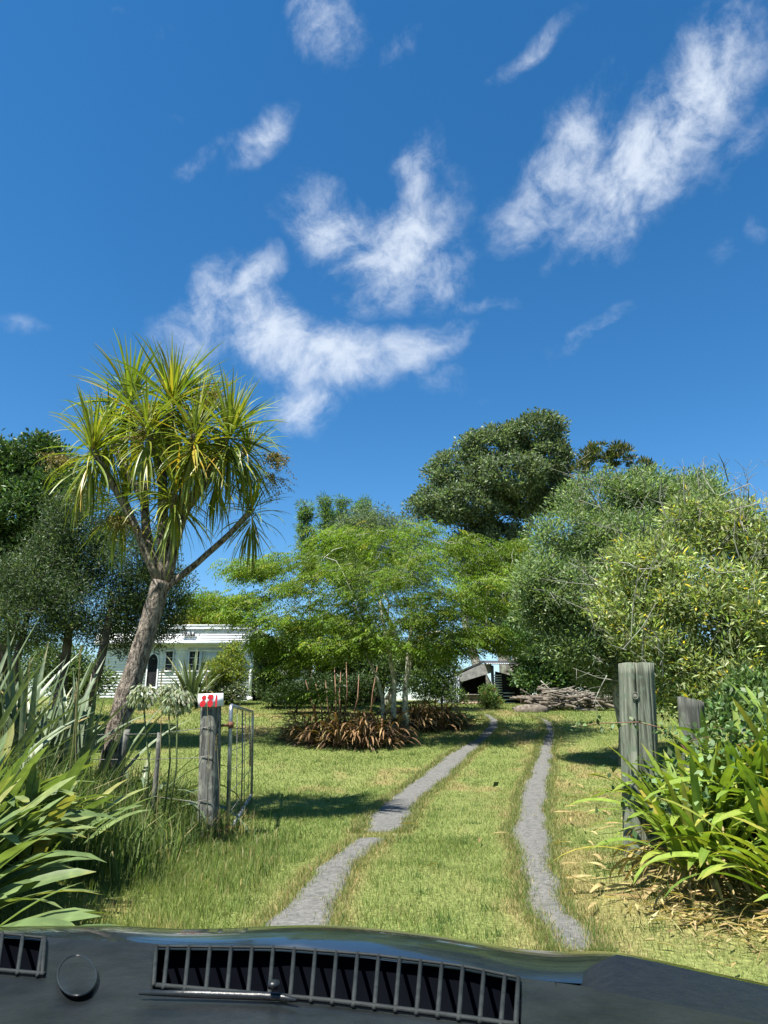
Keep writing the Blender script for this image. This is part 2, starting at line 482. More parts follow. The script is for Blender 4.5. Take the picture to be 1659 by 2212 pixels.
M = dict(
    grass=foliage('grass', .6, .2, .42, (1.1, 1.2, .6)),
    leaf=foliage('tree_leaf', .5, .3, .36),
    leaf_soft=foliage('soft_leaf', .55, .3, .45),
    leaf_waxy=foliage('waxy_leaf', .5, .28, .22),
    bark=noisy('bark', (.07, .058, .045), (.19, .165, .13), 9, (1, 1, .35), .9, .15, .8, dist=.02),
    bark_cab=noisy('furrowed_bark', (.045, .036, .029), (.27, .23, .185), 30, (1, 1, .34), .9, .15, 1.0, lo=.38, hi=.6, dist=.04),
    bark_pale=noisy('lichened_bark', (.13, .12, .09), (.42, .43, .34), 14, (1, 1, .6), .9, .15, .6, lo=.38, hi=.6, c2=(.38, .42, .30)),
    bark_grey=noisy('grey_bark', (.09, .085, .07), (.30, .30, .25), 12, (1, 1, .5), .9, .15, .6, c2=(.24, .28, .19)),
    bark_dark=noisy('dark_bark', (.03, .026, .02), (.09, .08, .065), 9, (1, 1, .5), .9, .15, .6),
    stem_red=noisy('reddish_stem', (.09, .045, .03), (.26, .16, .10), 10, (1, 1, .3), .7, .25, .3),
    ground=attr_mat('ground_turf'),
    concrete=noisy('old_concrete', (.060, .060, .055), (.185, .184, .172), 34, (1, 1, 1), .95, .08, .5, detail=10, lo=.25, hi=.75, bscale=160, c2=(.085, .088, .084), dist=.006),
    post_dark=noisy('weathered_post', (.035, .037, .033), (.175, .178, .158), 42, (1, 1, .07), .9, .15, .7, c2=(.19, .20, .165)),
    post_green=noisy('treated_post', (.055, .062, .046), (.185, .20, .155), 38, (1, 1, .07), .9, .15, .9, c2=(.105, .13, .095)),
    wood_grey=noisy('grey_timber', (.10, .09, .075), (.30, .28, .24), 14, (1, 1, .3), .9, .15, .5),
    galv=noisy('galvanised_pipe', (.22, .25, .28), (.42, .46, .50), 22, (1, 1, 1), .42, .5, .1, metal=.75, c2=(.17, .19, .21)),
    wire=noisy('fence_wire', (.10, .10, .095), (.26, .25, .24), 40, (1, 1, 1), .5, .4, 0, metal=.6),
    rust=noisy('rusty_iron', (.06, .03, .02), (.18, .08, .045), 40, (1, 1, 1), .8, .3, .2),
    sign_white=noisy('sign_paint', (.62, .63, .62), (.76, .77, .76), 12, (1, 1, 1), .5, .3, .05),
    red=noisy('red_paint', (.42, .012, .022), (.55, .025, .035), 20, (1, 1, 1), .45, .35, .1),
    white=noisy('white_paint', (.66, .68, .68), (.78, .80, .80), 3, (1, 1, 1), .6, .3, .05),
    offwhite=noisy('aged_white_paint', (.50, .54, .52), (.66, .69, .67), 2.5, (1, 1, 1), .65, .3, .05),
    shed_board=noisy('shed_board', (.15, .15, .14), (.28, .28, .265), 5, (1, 1, 1), .8, .2, .1),
    post_shaded=noisy('shaded_post', (.03, .033, .028), (.10, .105, .09), 18, (1, 1, .12), .9, .15, .8, c2=(.13, .15, .11)),  # lichen patches over a base tone darkened to stand in for dappled shade
    plaque=noisy('plaque_grey', (.05, .065, .075), (.08, .095, .11), 8, (1, 1, 1), .5, .3, 0),
    glass=noisy('dark_glass', (.012, .015, .017), (.022, .026, .028), 3, (1, 1, 1), .08, .5, 0),
    blind=noisy('pale_blind', (.45, .50, .48), (.55, .60, .58), 3, (1, 1, 1), .5, .3, 0),
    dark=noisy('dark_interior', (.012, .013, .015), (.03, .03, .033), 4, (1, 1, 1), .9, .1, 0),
    navy=noisy('navy_paint', (.012, .018, .032), (.022, .03, .05), 4, (1, 1, 1), .5, .3, 0),
    iron=noisy('corrugated_iron', (.40, .45, .49), (.56, .61, .64), 4, (1, 1, .4), .5, .4, .05, metal=.25),
    iron_dark=noisy('dark_iron_roof', (.03, .033, .038), (.07, .07, .075), 4, (1, 1, .4), .6, .3, .1),
    hose=noisy('green_hose', (.01, .26, .17), (.02, .34, .23), 6, (1, 1, 1), .4, .4, 0),
    caravan=noisy('pale_green_paint', (.26, .36, .28), (.34, .44, .35), 2, (1, 1, 1), .4, .4, 0),
    brick=noisy('trough_brick', (.14, .10, .07), (.30, .23, .17), 8, (1, 1, 1), .9, .2, .4),
    log=noisy('cut_log', (.06, .05, .04), (.20, .175, .14), 9, (1, 1, 1), .9, .15, .5, c2=(.10, .085, .07)),  # wood tone lowered so the colour carries the shade over the woodpile
    twig=noisy('grey_twig', (.12, .11, .09), (.36, .34, .28), 14, (1, 1, 1), .9, .15, .3),
)

# ------------------------------------------------------------------ ground and the two wheel tracks
LT = [(2040, 520, 700), (1995, 568, 722), (1950, 622, 738), (1900, 668, 750), (1868, 692, 764), (1840, 722, 798), (1822, 748, 834), (1809, 772, 846)]
LT2 = [(1800, 768, 862), (1780, 782, 888), (1750, 800, 900), (1720, 842, 925), (1690, 884, 962), (1660, 926, 992), (1640, 950, 1012), (1610, 1000, 1048), (1590, 1030, 1070),
       (1572, 1048, 1083), (1560, 1052, 1084), (1550, 1046, 1072), (1543, 1034, 1058)]
RT = [(2060, 1190, 1310), (2020, 1178, 1280), (1985, 1160, 1252), (1930, 1127, 1212), (1888, 1110, 1207), (1845, 1119, 1202), (1798, 1100, 1197), (1756, 1111, 1184), (1705, 1121, 1190),
      (1657, 1145, 1197), (1620, 1160, 1199), (1587, 1175, 1205), (1564, 1172, 1197), (1555, 1160, 1180), (1549, 1148, 1164)]


def track_edges(rows):
    a = np.array([[*GP(l, y)[:2], GP(r, y)[0]] for y, l, r in rows])   # Xl, Y, Xr
    Y = np.linspace(a[0, 1], a[-1, 1], max(12, int((a[-1, 1] - a[0, 1]) / .06)))
    jl = (fbm(Y * 1.7, Y * 0 + 3.3 + len(rows), 3) - .5) * .16
    jr = (fbm(Y * 1.7, Y * 0 + 9.7 + len(rows), 3) - .5) * .16
    return Y, np.interp(Y, a[:, 1], a[:, 0]) + jl, np.interp(Y, a[:, 1], a[:, 2]) + jr


TRACKS = [track_edges(r) for r in (LT, LT2, RT)]


def track_dist(X, Y):
    """signed distance in X to the nearest track edge, negative inside"""
    best = np.full(X.shape, 99.)
    for ty, l, r in TRACKS:
        xl, xr = np.interp(Y, ty, l), np.interp(Y, ty, r)
        d = np.maximum(xl - X, X - xr)
        d = np.where((Y < ty[0] - .02) | (Y > ty[-1] + .02), np.maximum(d, np.minimum(abs(Y - ty[0]), abs(Y - ty[-1]))), d)
        best = np.minimum(best, d)
    return best


GREEN = np.array([.145, .205, .050]); LIME = np.array([.225, .262, .080]); STRAW = np.array([.30, .245, .105]); SOIL = np.array([.085, .065, .04])


def turf_col(X, Y):
    a = fbm(X * .55, Y * .35, 4)[..., None]; b = fbm(X * 2.3 + 40, Y * 1.4 + 9, 4)[..., None]
    c = GREEN * (1 - a) + LIME * a
    dry = np.clip(smooth(.51, .74, a * .55 + b * .45) * 1.0, 0, .85)
    td = track_dist(X, Y)[..., None]
    dry = np.maximum(dry, (1 - smooth(-.02, .20 + .15 * (b - .5), td)) * .9)
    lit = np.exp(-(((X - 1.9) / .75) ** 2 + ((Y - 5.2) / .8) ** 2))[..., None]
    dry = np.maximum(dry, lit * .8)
    return c * (1 - dry) + STRAW * dry, dry[..., 0]


def axis(*segs):
    out = []
    for a, b, n in segs: out.append(np.linspace(a, b, n, endpoint=False))
    return np.concatenate(out + [np.array([segs[-1][1]])])


gx = axis((-2500, -200, 8), (-200, -30, 12), (-30, -9, 22), (-9, -4, 40), (-4, 5, 130), (5, 12, 30), (12, 30, 18), (30, 200, 12), (200, 2500, 8))
gy = axis((-2500, -100, 6), (-100, -6, 10), (-6, 3, 20), (3, 14, 170), (14, 34, 150), (34, 60, 26), (60, 300, 12), (300, 3000, 10))
GX, GY = np.meshgrid(gx, gy, indexing='ij')
GZ = ground_h(GX, GY) + (fbm(GX * .8, GY * .8, 3) - .5) * .03 * smooth(1, 4, track_dist(GX, GY) * 8)
gc, _ = turf_col(GX, GY)
gc = gc * .75 + SOIL * .25
nx, ny = len(gx), len(gy)
ii, jj = np.meshgrid(np.arange(nx - 1), np.arange(ny - 1), indexing='ij')
gq = np.stack([ii * ny + jj, (ii + 1) * ny + jj, (ii + 1) * ny + jj + 1, ii * ny + jj + 1], -1).reshape(-1, 4)
g = Geo().add(np.stack([GX, GY, GZ], -1).reshape(-1, 3), gq, c=gc.reshape(-1, 3)).obj('ground', M['ground'])
g['kind'] = 'structure'

for k, (ty, l, r) in enumerate(TRACKS):
    w = np.linspace(0, 1, 9)
    X = l[:, None] * (1 - w) + r[:, None] * w
    Y = np.repeat(ty[:, None], 9, 1)
    Z = ground_h(X, Y) + .016 + (fbm(X * 1.5, Y * 1.5, 2) - .5) * .006 - .022 * (np.abs(w - .5) * 2) ** 6 - .03 * np.exp(-np.minimum(ty - ty[0], ty[-1] - ty)[:, None] / .05)
    n, m_ = X.shape
    i, j = np.meshgrid(np.arange(n - 1), np.arange(m_ - 1), indexing='ij')
    q = np.stack([i * m_ + j, i * m_ + j + 1, (i + 1) * m_ + j + 1, (i + 1) * m_ + j], -1).reshape(-1, 4)
    o = Geo().add(np.stack([X, Y, Z], -1).reshape(-1, 3), q).obj('driveway_track', M['concrete'])
    o['kind'] = 'structure'


# ------------------------------------------------------------------ grass
def blades(G, X, Y, h, w, cols, lean=.5, z=None, two=False):
    n = len(X)
    Z = ground_h(X, Y) - .01 if z is None else z
    a = rng.uniform(0, 2 * math.pi, n)
    base = np.stack([X, Y, Z], 1)
    s = np.stack([np.cos(a), np.sin(a), np.zeros(n)], 1)
    b = rng.uniform(0, 2 * math.pi, n); le = np.abs(rng.normal(0, lean, n))
    tipd = np.stack([np.cos(b) * le, np.sin(b) * le, np.ones(n)], 1)
    tipd /= np.linalg.norm(tipd, axis=1)[:, None]
    h = np.broadcast_to(h, (n,))[:, None]; w = np.broadcast_to(w, (n,))[:, None]
    if not two:
        v = np.stack([base - s * w, base + s * w, base + tipd * h], 1)
        G.add(v.reshape(-1, 3), t=np.arange(n * 3).reshape(n, 3), c=np.repeat(cols, 3, 0))
    else:
        mid = base + np.array([0, 0, .55]) * h + (tipd - [0, 0, 1]) * h * .25
        tip = base + tipd * h * np.array([1.15, 1.15, .85])
        v = np.stack([base - s * w, base + s * w, mid + s * w * .8, mid - s * w * .8, tip], 1)
        o = np.arange(n)[:, None] * 5
        G.add(v.reshape(-1, 3), q=o + np.array([[0, 1, 2, 3]]), t=o + np.array([[3, 2, 4]]), c=np.repeat(cols, 5, 0))


def grass_cols(X, Y):
    c, dry = turf_col(X, Y)
    n = len(X)
    straw = rng.random(n) < dry * .6 + .06
    green = pal(n, [(.14, .20, .048), (.195, .245, .07), (.10, .15, .036)], [3, 2, 1.5])
    return np.where(straw[:, None], pal(n, [(.30, .25, .11), (.36, .31, .16), (.20, .16, .07)]), .5 * green + .5 * c * (1 + rng.normal(0, .15, (n, 1))))


def lawn():
    G = Geo()
    for (x0, x1, y0, y1, dens, h0, h1, w) in [(-3.2, 3.4, 3.2, 8, 4600, .022, .060, .0028), (-4.6, 5.5, 8, 13, 1900, .025, .065, .0045), (-8, 7.5, 13, 20, 950, .03, .07, .007), (-13, 10, 20, 33, 300, .04, .09, .013)]:
        n = int((x1 - x0) * (y1 - y0) * dens)
        X, Y = rng.uniform(x0, x1, n), rng.uniform(y0, y1, n)
        vis = np.abs(X) < Y * .60 + .5
        td = track_dist(X, Y)
        keep = vis & ((td > -.01) | (rng.random(n) < .9 * np.exp(-np.abs(td) / .035) * (td < 0)))
        X, Y = X[keep], Y[keep]
        n = len(X)
        tuft = fbm(X * 3, Y * 3, 3)
        h = rng.uniform(h0, h1, n) * (.55 + tuft * .9)
        verge = smooth(-.6, -1.4, X) * smooth(8.3, 6.6, Y)
        h = h * (1 + 1.2 * verge)
        blades(G, X, Y, h, w * rng.uniform(.7, 1.4, n), grass_cols(X, Y), .75)
    nt_ = 170                     # darker weed tufts and clover patches in the turf
    tx, tyy = rng.uniform(-3.5, 3.5, nt_), 4 + 13 * rng.random(nt_) ** 1.3
    X = np.repeat(tx, 60) + rng.normal(0, .055, nt_ * 60); Y = np.repeat(tyy, 60) + rng.normal(0, .055, nt_ * 60)
    ok = track_dist(X, Y) > .03; X, Y = X[ok], Y[ok]
    blades(G, X, Y, rng.uniform(.03, .095, len(X)), .004, pal(len(X), [(.075, .13, .035), (.10, .17, .05), (.13, .19, .05)]), .9)
    for ty, l, r in TRACKS:      # grass and straw leaning over the track edges
        for e, sgn in ((l, -1), (r, 1)):
            n = int((ty[-1] - ty[0]) * 800)
            Y = ty[0] + (ty[-1] - ty[0]) * rng.random(n) ** 1.6
            X = np.interp(Y, ty, e) + sgn * rng.normal(-.005, .045, n)
            blades(G, X, Y, rng.uniform(.03, .075, n) * (1 + (Y - 4) * .04), .0032 * (1 + (Y - 4) * .12), np.where(rng.random((n, 1)) < .35, pal(n, [(.32, .26, .12), (.38, .33, .17)]), pal(n, [(.12, .18, .045), (.17, .22, .06)])), 1.1)
    for ty, l, r in TRACKS:      # and over their ends
        for i in (0, -1):
            n = 500; X = rng.uniform(l[i] - .03, r[i] + .03, n); Y = ty[i] + rng.normal(0, .05, n)
            blades(G, X, Y, rng.uniform(.03, .06, n), .003, np.where(rng.random((n, 1)) < .35, pal(n, [(.32, .26, .12), (.38, .33, .17)]), pal(n, [(.12, .18, .045), (.17, .22, .06)])), 1.1)
    o = G.obj('lawn_grass', M['grass'], stuff=True)
    tag(o, 'short sunlit lawn grass with straw patches around the wheel tracks', 'grass')


lawn()


# ------------------------------------------------------------------ trees
def lobe_points(lobes, n, shell=.5):
    vol = np.array([np.prod(r) ** .72 for _, r in lobes]); k = rng.choice(len(lobes), n, p=vol / vol.sum())
    d = rdir(n); f = shell + (1 - shell) * rng.random(n) ** .7
    c = np.array([tuple(l[0]) for l in lobes])[k]; r = np.array([l[1] for l in lobes])[k]
    return c + d * f[:, None] * r, d


def grow(G, trunk_nodes, trunk_rad, targets, r_twig, sag=.0, sides=5, spread=.45, c=None, max_r=1.0):
    """each target is joined to the nearest grown node by a curved, tapering limb"""
    nodes = [np.array(p, float) for p in trunk_nodes]; rad = list(trunk_rad)
    root = nodes[-1]
    order = np.argsort(np.linalg.norm(targets - root, axis=1))
    npos = np.array(nodes); nrad = np.array(rad)
    for idx in order:
        t = targets[idx]
        dd = np.linalg.norm(npos - t, axis=1) + np.maximum(0, npos[:, 2] - t[2]) * .6
        k = int(np.argmin(dd)); a = npos[k]; L = np.linalg.norm(t - a)
        if L < .05: continue
        m = max(3, min(6, int(L / .35) + 2))
        s = np.linspace(0, 1, m)[:, None]
        bow = np.array([0, 0, L * rng.uniform(.02, .18)]) + rng.normal(0, L * .06, 3)
        pts = a * (1 - s) + t * s + bow * (4 * s * (1 - s)) + rng.normal(0, L * .02, (m, 3)) * (s * (1 - s) * 4)
        r0 = min(nrad[k] * .75, max_r, r_twig * (1.2 + L * 1.1)); r1 = r_twig * .55
        rr = r0 + (r1 - r0) * s[:, 0]
        G.tube(pts, rr, sides, c, cap=False)
        npos = np.concatenate([npos, pts[1:]]); nrad = np.concatenate([nrad, rr[1:]])
    return npos


def trunk_path(base, top, n=6, bend=.1, seed=None):
    base, top = np.array(tuple(base)), np.array(tuple(top)); s = np.linspace(0, 1, n)[:, None]
    L = np.linalg.norm(top - base)
    b = rng.normal(0, bend * L, 3); b[2] = 0
    return base * (1 - s) + top * s + b * (s * (1 - s) * 4) + rng.normal(0, .012 * L, (n, 3)) * (s > 0) * (s < 1)


def crown_leaves(G, centers, per, rad, L, W, cols, wts, flat=.8, updir=.35, outward=None, var=.2, droop=0., clvar=.12):
    n = len(centers) * per
    c = np.repeat(centers, per, 0)
    d = rdir(n); f = rng.random(n) ** .45
    off = d * f[:, None] * rad * np.array([1, 1, flat])
    pos = c + off
    ld = off / (np.linalg.norm(off, axis=1)[:, None] + 1e-6) * .7 + rdir(n) * .6 + np.array([0, 0, updir - droop])
    nrm = rdir(n) * .8 + np.array([0, 0, .8])
    colr = pal(n, np.asarray(cols) * 1.42, wts, var)
    colr *= np.repeat(1 + rng.normal(0, clvar, (len(centers), 1)), per, 0)
    G.cards(pos, ld, nrm, L * rng.uniform(.65, 1.3, n), W * rng.uniform(.7, 1.2, n), np.clip(colr, .004, .9))


def tree(name, label, cat, base, lobes, nclump, per, rad, L, W, cols, wts=None, trunk_top=None, tr=.18, trunks=None, bark='bark', leafm='leaf',
         shell=.5, flat=.8, updir=.35, droop=0., r_twig=.012, nbranch=None, group=None, var=.2, crown_name='crown', max_r=.15, clvar=.14):
    root = thing(name, label, cat, base, group)
    if trunks is None: trunks = [(base, trunk_top, tr)]
    allnodes, allrad = [], []
    for b, t, r in trunks:
        G = Geo()
        p = trunk_path(b, t); rr = np.linspace(r * 1.15, r * .6, len(p)); rr[0] *= 1.2
        p[0][2] -= .1
        G.tube(p, rr, 10, wob=.05)
        G.obj('trunk', M[bark], root)
        allnodes += list(p[2:]); allrad += list(rr[2:])
    cl, _ = lobe_points(lobes, nclump, shell)
    G = Geo()
    lob_c = np.array([tuple(l[0]) for l in lobes])
    sub = cl if nbranch is None else cl[rng.choice(len(cl), min(nbranch, len(cl)), replace=False)]
    grow(G, allnodes, allrad, np.concatenate([lob_c, sub]), r_twig, max_r=max_r)
    G.obj('branches', M[bark], root)
    G = Geo()
    crown_leaves(G, cl, per, rad, L, W, cols, wts, flat, updir, var=var, droop=droop, clvar=clvar)
    G.obj(crown_name, M[leafm], root, smooth_shade=False, stuff=True)
    return root


def lobe(x, y, Y, rx, ry, rd=None):
    """an ellipsoid of foliage: centre, half sizes in metres from its angular size at that distance"""
    c = P(x, y, Y)
    a, b = px(rx, Y), px(ry, Y)
    return (c, (a, rd if rd else (a + b) * .5, b))


def on_ground(x, Y):
    X = P(x, 1500, Y).x
    return Vector((X, Y, gz(X, Y)))


# left: tall dark evergreen and the finer grey-green tree behind the cabbage tree
tree('evergreen_tree', 'tall dark glossy evergreen tree with dense round clumps at the property edge', 'tree', on_ground(-10, 18.5),
     [lobe(70, 1010, 18.5, 85, 72), lobe(-40, 1010, 18, 110, 70), lobe(110, 1085, 18.2, 70, 70), lobe(20, 1120, 18, 120, 85), lobe(-60, 1220, 18.5, 120, 120), lobe(60, 1225, 18.8, 110, 90), lobe(-100, 1080, 18, 110, 110)],
     820, 110, .38, .14, .06, [(.040, .075, .024), (.060, .105, .032), (.028, .052, .018), (.10, .15, .05)], [4, 3, 3, 1], P(20, 1200, 18.5), .22,
     bark='bark_dark', leafm='leaf_waxy', shell=.62)
tree('fine_leaved_tree', 'broad grey-green fine-leaved tree behind the cabbage tree trunk', 'tree', on_ground(130, 17),
     [lobe(180, 1130, 17, 100, 80), lobe(270, 1200, 17, 110, 80), lobe(100, 1240, 16.8, 110, 80), lobe(330, 1270, 17.2, 82, 62), lobe(200, 1310, 17, 120, 75), lobe(345, 1345, 17.4, 62, 45), lobe(60, 1340, 16.8, 100, 60), lobe(275, 1385, 17.6, 80, 30)],
     900, 80, .36, .095, .027, [(.038, .062, .028), (.056, .086, .042), (.026, .044, .022), (.11, .14, .085)], [3, 3, 3, 1], P(170, 1330, 17), .2,
     trunks=[(on_ground(120, 17), P(150, 1350, 17), .15), (on_ground(150, 17), P(240, 1300, 17), .12), (on_ground(70, 17), P(60, 1330, 17), .11)], bark='bark_dark', shell=.45)
# round olive tree behind the house roof
tree('round_top_tree', 'rounded yellow-green tree showing above the white house roof', 'tree', on_ground(440, 55),
     [lobe(420, 1345, 55, 52, 24), lobe(480, 1345, 55, 45, 22), lobe(440, 1375, 55, 70, 30)], 260, 90, .55, .22, .12,
     [(.13, .14, .025), (.17, .17, .03), (.09, .11, .022)], None, P(440, 1390, 55), .3, shell=.6)
# bamboo behind the lacy tree
bam_cols = [(.075, .125, .035), (.105, .16, .05), (.05, .09, .028)]
for k, (tx, ty) in enumerate([(655, 1100), (702, 1090), (738, 1092), (792, 1096), (770, 1110)]):
    lobs = []
    for j in range(7):
        f = j / 6
        lobs.append(lobe(tx + (18 if k < 2 else 5) * f + rng.normal(0, 4), ty - 4 + f * 150, 27 + k * .5, 13 + 10 * f, 16))
    b = on_ground(tx + 30, 27 + k * .5)
    tree('bamboo_culm', ['outermost leaning bamboo culm on the house side of the lacy tree', 'leaning bamboo culm next to the outermost one', 'upright bamboo culm in the middle of the bamboo stand', 'bamboo culm against the silvery bush', 'short bamboo culm behind the middle of the stand'][k], 'bamboo', b, lobs, 110, 60, .22, .17, .030, bam_cols, None,
         P(tx + 22, ty + 150, 27 + k * .5), .03, bark='stem_red', leafm='leaf_soft', shell=.1, droop=.4, r_twig=.006, group='bamboo culms behind the lacy tree')
tree('silvery_shrub', 'silvery grey-green bush between the bamboo and the big rounded tree', 'shrub', on_ground(820, 25),
     [lobe(800, 1130, 25, 50, 38), lobe(850, 1160, 25, 60, 50), lobe(760, 1170, 25, 60, 50), lobe(900, 1220, 25, 70, 60), lobe(800, 1240, 25, 90, 60)],
     420, 80, .38, .11, .03, [(.085, .12, .07), (.13, .165, .105), (.055, .08, .045)], None, P(820, 1300, 25), .12, bark='bark_grey', leafm='leaf_soft')
# big rounded tree at the back
tree('pohutukawa_tree', 'big dark dome-crowned tree with fanning grey limbs against the sky', 'tree', on_ground(1085, 34),
     [lobe(1150, 935, 34, 78, 42), lobe(1060, 965, 34, 72, 42), lobe(1180, 1000, 34, 66, 52), lobe(985, 1020, 34, 72, 48), lobe(1090, 1030, 33, 95, 50), lobe(940, 1095, 34, 60, 40), lobe(1010, 1090, 33.4, 85, 46),
      lobe(1205, 1070, 34.4, 48, 46), lobe(1130, 1085, 34.5, 70, 40), lobe(1055, 1190, 35, 95, 70), lobe(1080, 1300, 35, 90, 70)],
     900, 105, .50, .18, .09, [(.070, .098, .055), (.100, .135, .075), (.045, .068, .038), (.16, .195, .13)], [4, 4, 3, 1.6], P(1085, 1230, 34), .4,
     trunks=[(on_ground(1085, 34), P(1060, 1150, 34), .3), (on_ground(1100, 34.3), P(1110, 1130, 34), .3), (on_ground(1070, 34), P(1010, 1160, 34), .22), (on_ground(1110, 34), P(1150, 1120, 34), .22)],
     bark='bark_grey', shell=.62, flat=.65, r_twig=.022, max_r=.2, clvar=.2)
tree('rosette_tree', 'sparse tree with upright dark leaf rosettes on bare twigs beside the dome-crowned tree', 'tree', on_ground(1330, 30),
     [lobe(1290, 985, 30, 40, 26), lobe(1340, 990, 30, 32, 34), lobe(1385, 1015, 30, 26, 20), lobe(1265, 1010, 30, 30, 25)],
     70, 34, .17, .26, .075, [(.045, .065, .022), (.09, .09, .03), (.035, .05, .02)], None, P(1320, 1120, 30), .15, bark='bark_grey', shell=.55, updir=.9)
# olive-grey tree on the right, middle distance
tree('olive_tree', 'silvery olive-green tree overhanging the woodpile side of the drive', 'tree', on_ground(1330, 15.5),
     [lobe(1300, 1085, 15.5, 100, 62), lobe(1400, 1075, 15.5, 90, 60), lobe(1230, 1160, 15.2, 85, 60), lobe(1350, 1180, 15, 120, 80), lobe(1180, 1260, 15, 75, 55), lobe(1270, 1290, 14.8, 110, 70), lobe(1170, 1310, 15, 60, 45),
      lobe(1360, 1340, 15, 100, 70), lobe(1250, 1390, 15, 95, 50), lobe(1500, 1060, 15.5, 70, 45), lobe(1330, 1450, 15.5, 80, 45), lobe(1520, 1130, 15, 100, 80)],
     1150, 95, .32, .105, .029, [(.10, .15, .066), (.145, .195, .095), (.065, .10, .042), (.22, .27, .16)], [4, 4, 3, 1.4], P(1340, 1330, 15.5), .17,
     trunks=[(on_ground(1340, 15.5), P(1320, 1300, 15.5), .15), (on_ground(1380, 15.5), P(1410, 1280, 15.5), .13)], bark='bark_grey', leafm='leaf_soft', shell=.55)
# darker leafy shrub under it behind the woodpile
tree('camellia_bush', 'dense dark green broad-leaved bush behind the woodpile', 'shrub', on_ground(1210, 30),
     [lobe(1190, 1400, 30, 80, 60), lobe(1180, 1465, 30, 60, 45), lobe(1250, 1440, 30, 70, 55), lobe(1310, 1420, 30, 70, 70), lobe(1140, 1425, 31.5, 30, 35), lobe(1150, 1360, 31, 60, 50)],
     560, 80, .45, .17, .09, [(.045, .085, .025), (.075, .13, .035), (.028, .055, .018)], None, P(1210, 1440, 30), .12, bark='bark_dark', leafm='leaf_waxy', shell=.6)
# lichened shrub on the right, nearer
r = tree('lichened_shrub', 'lichen-covered twiggy shrub with yellowing leaves behind the pale gate post', 'shrub', on_ground(1520, 9.6),
         [lobe(1400, 1230, 9.6, 105, 80), lobe(1530, 1140, 9.6, 90, 70), lobe(1620, 1180, 9.4, 90, 90), lobe(1370, 1330, 9.4, 80, 60), lobe(1500, 1290, 9.2, 120, 85), lobe(1620, 1330, 9, 90, 100),
          lobe(1420, 1400, 9.2, 85, 45), lobe(1570, 1440, 9.0, 110, 60), lobe(1720, 1260, 9.5, 100, 150), lobe(1630, 1490, 8.8, 90, 50), lobe(1320, 1280, 9.8, 50, 40), lobe(1480, 1480, 9.3, 90, 40), lobe(1550, 1520, 9.0, 80, 35)],
         900, 58, .24, .10, .027, [(.14, .18, .065), (.20, .24, .10), (.095, .13, .045), (.42, .34, .04), (.27, .30, .17)], [4, 4, 2, .6, 1.8], P(1500, 1350, 9.6), .08,
         trunks=[(on_ground(1490, 9.6), P(1500, 1330, 9.6), .075), (on_ground(1560, 9.5), P(1590, 1320, 9.4), .065), (on_ground(1430, 9.7), P(1400, 1330, 9.6), .06), (on_ground(1530, 9.3), P(1555, 1360, 9.2), .06)],
         bark='bark_pale', leafm='leaf_soft', shell=.35, r_twig=.008, max_r=.045)
G = Geo()      # bare grey twigs poking out of it
for k in range(90):
    x0, y0 = rng.uniform(1280, 1700), rng.uniform(1040, 1480)
    a = P(x0, y0, rng.uniform(8.6, 9.8)); out = np.array([-.35 if x0 < 1450 else .1, -.3, .6]) + rng.normal(0, .45, 3)
    out /= np.linalg.norm(out); L = rng.uniform(.35, .9)
    b = np.array(a) + out * L; m_ = (np.array(a) + b) / 2 + rng.normal(0, .05, 3)
    G.tube([a, m_, b], [.009, .006, .003], 4, cap=False)
    for j in range(5):
        s = rng.uniform(.3, 1); p0 = np.array(a) * (1 - s) + b * s
        G.tube([p0, p0 + (out * .5 + rng.normal(0, .6, 3)) * .16], [.004, .002], 3, cap=False)
for x0, y0, x1, y1 in [(1510, 1130, 1520, 1040), (1580, 1180, 1590, 1030), (1605, 1150, 1612, 1015), (1640, 1160, 1655, 1060), (1480, 1100, 1478, 1010), (1440, 1120, 1428, 1040)]:
    a, b = np.array(P(x0, y0, 9.4)), np.array(P(x1, y1, 9.3))
    G.tube([a, (a + b) / 2 + rng.normal(0, .04, 3), b], [.012, .008, .003], 4, cap=False)
    for j in range(14):
        s = rng.uniform(.2, 1); p0 = a * (1 - s) + b * s
        G.tube([p0, p0 + np.array([rng.normal(0, .12), rng.normal(0, .12), rng.uniform(.05, .18)])], [.004, .002], 3, cap=False)
G.obj('bare_twigs', M['bark_grey'], r, stuff=True)
# low bush under the shrub on the right edge
tree('leafy_bush', 'glossy green leafy bush under the lichened shrub at the fence', 'shrub', on_ground(1640, 8.2),
     [lobe(1640, 1510, 8.2, 60, 45), lobe(1580, 1545, 8, 50, 35), lobe(1680, 1560, 7.8, 60, 50)], 130, 55, .2, .075, .035,
     [(.06, .105, .03), (.10, .16, .05), (.04, .07, .02)], None, P(1640, 1520, 8.2), .03, bark='bark_grey', leafm='leaf_waxy', shell=.4)


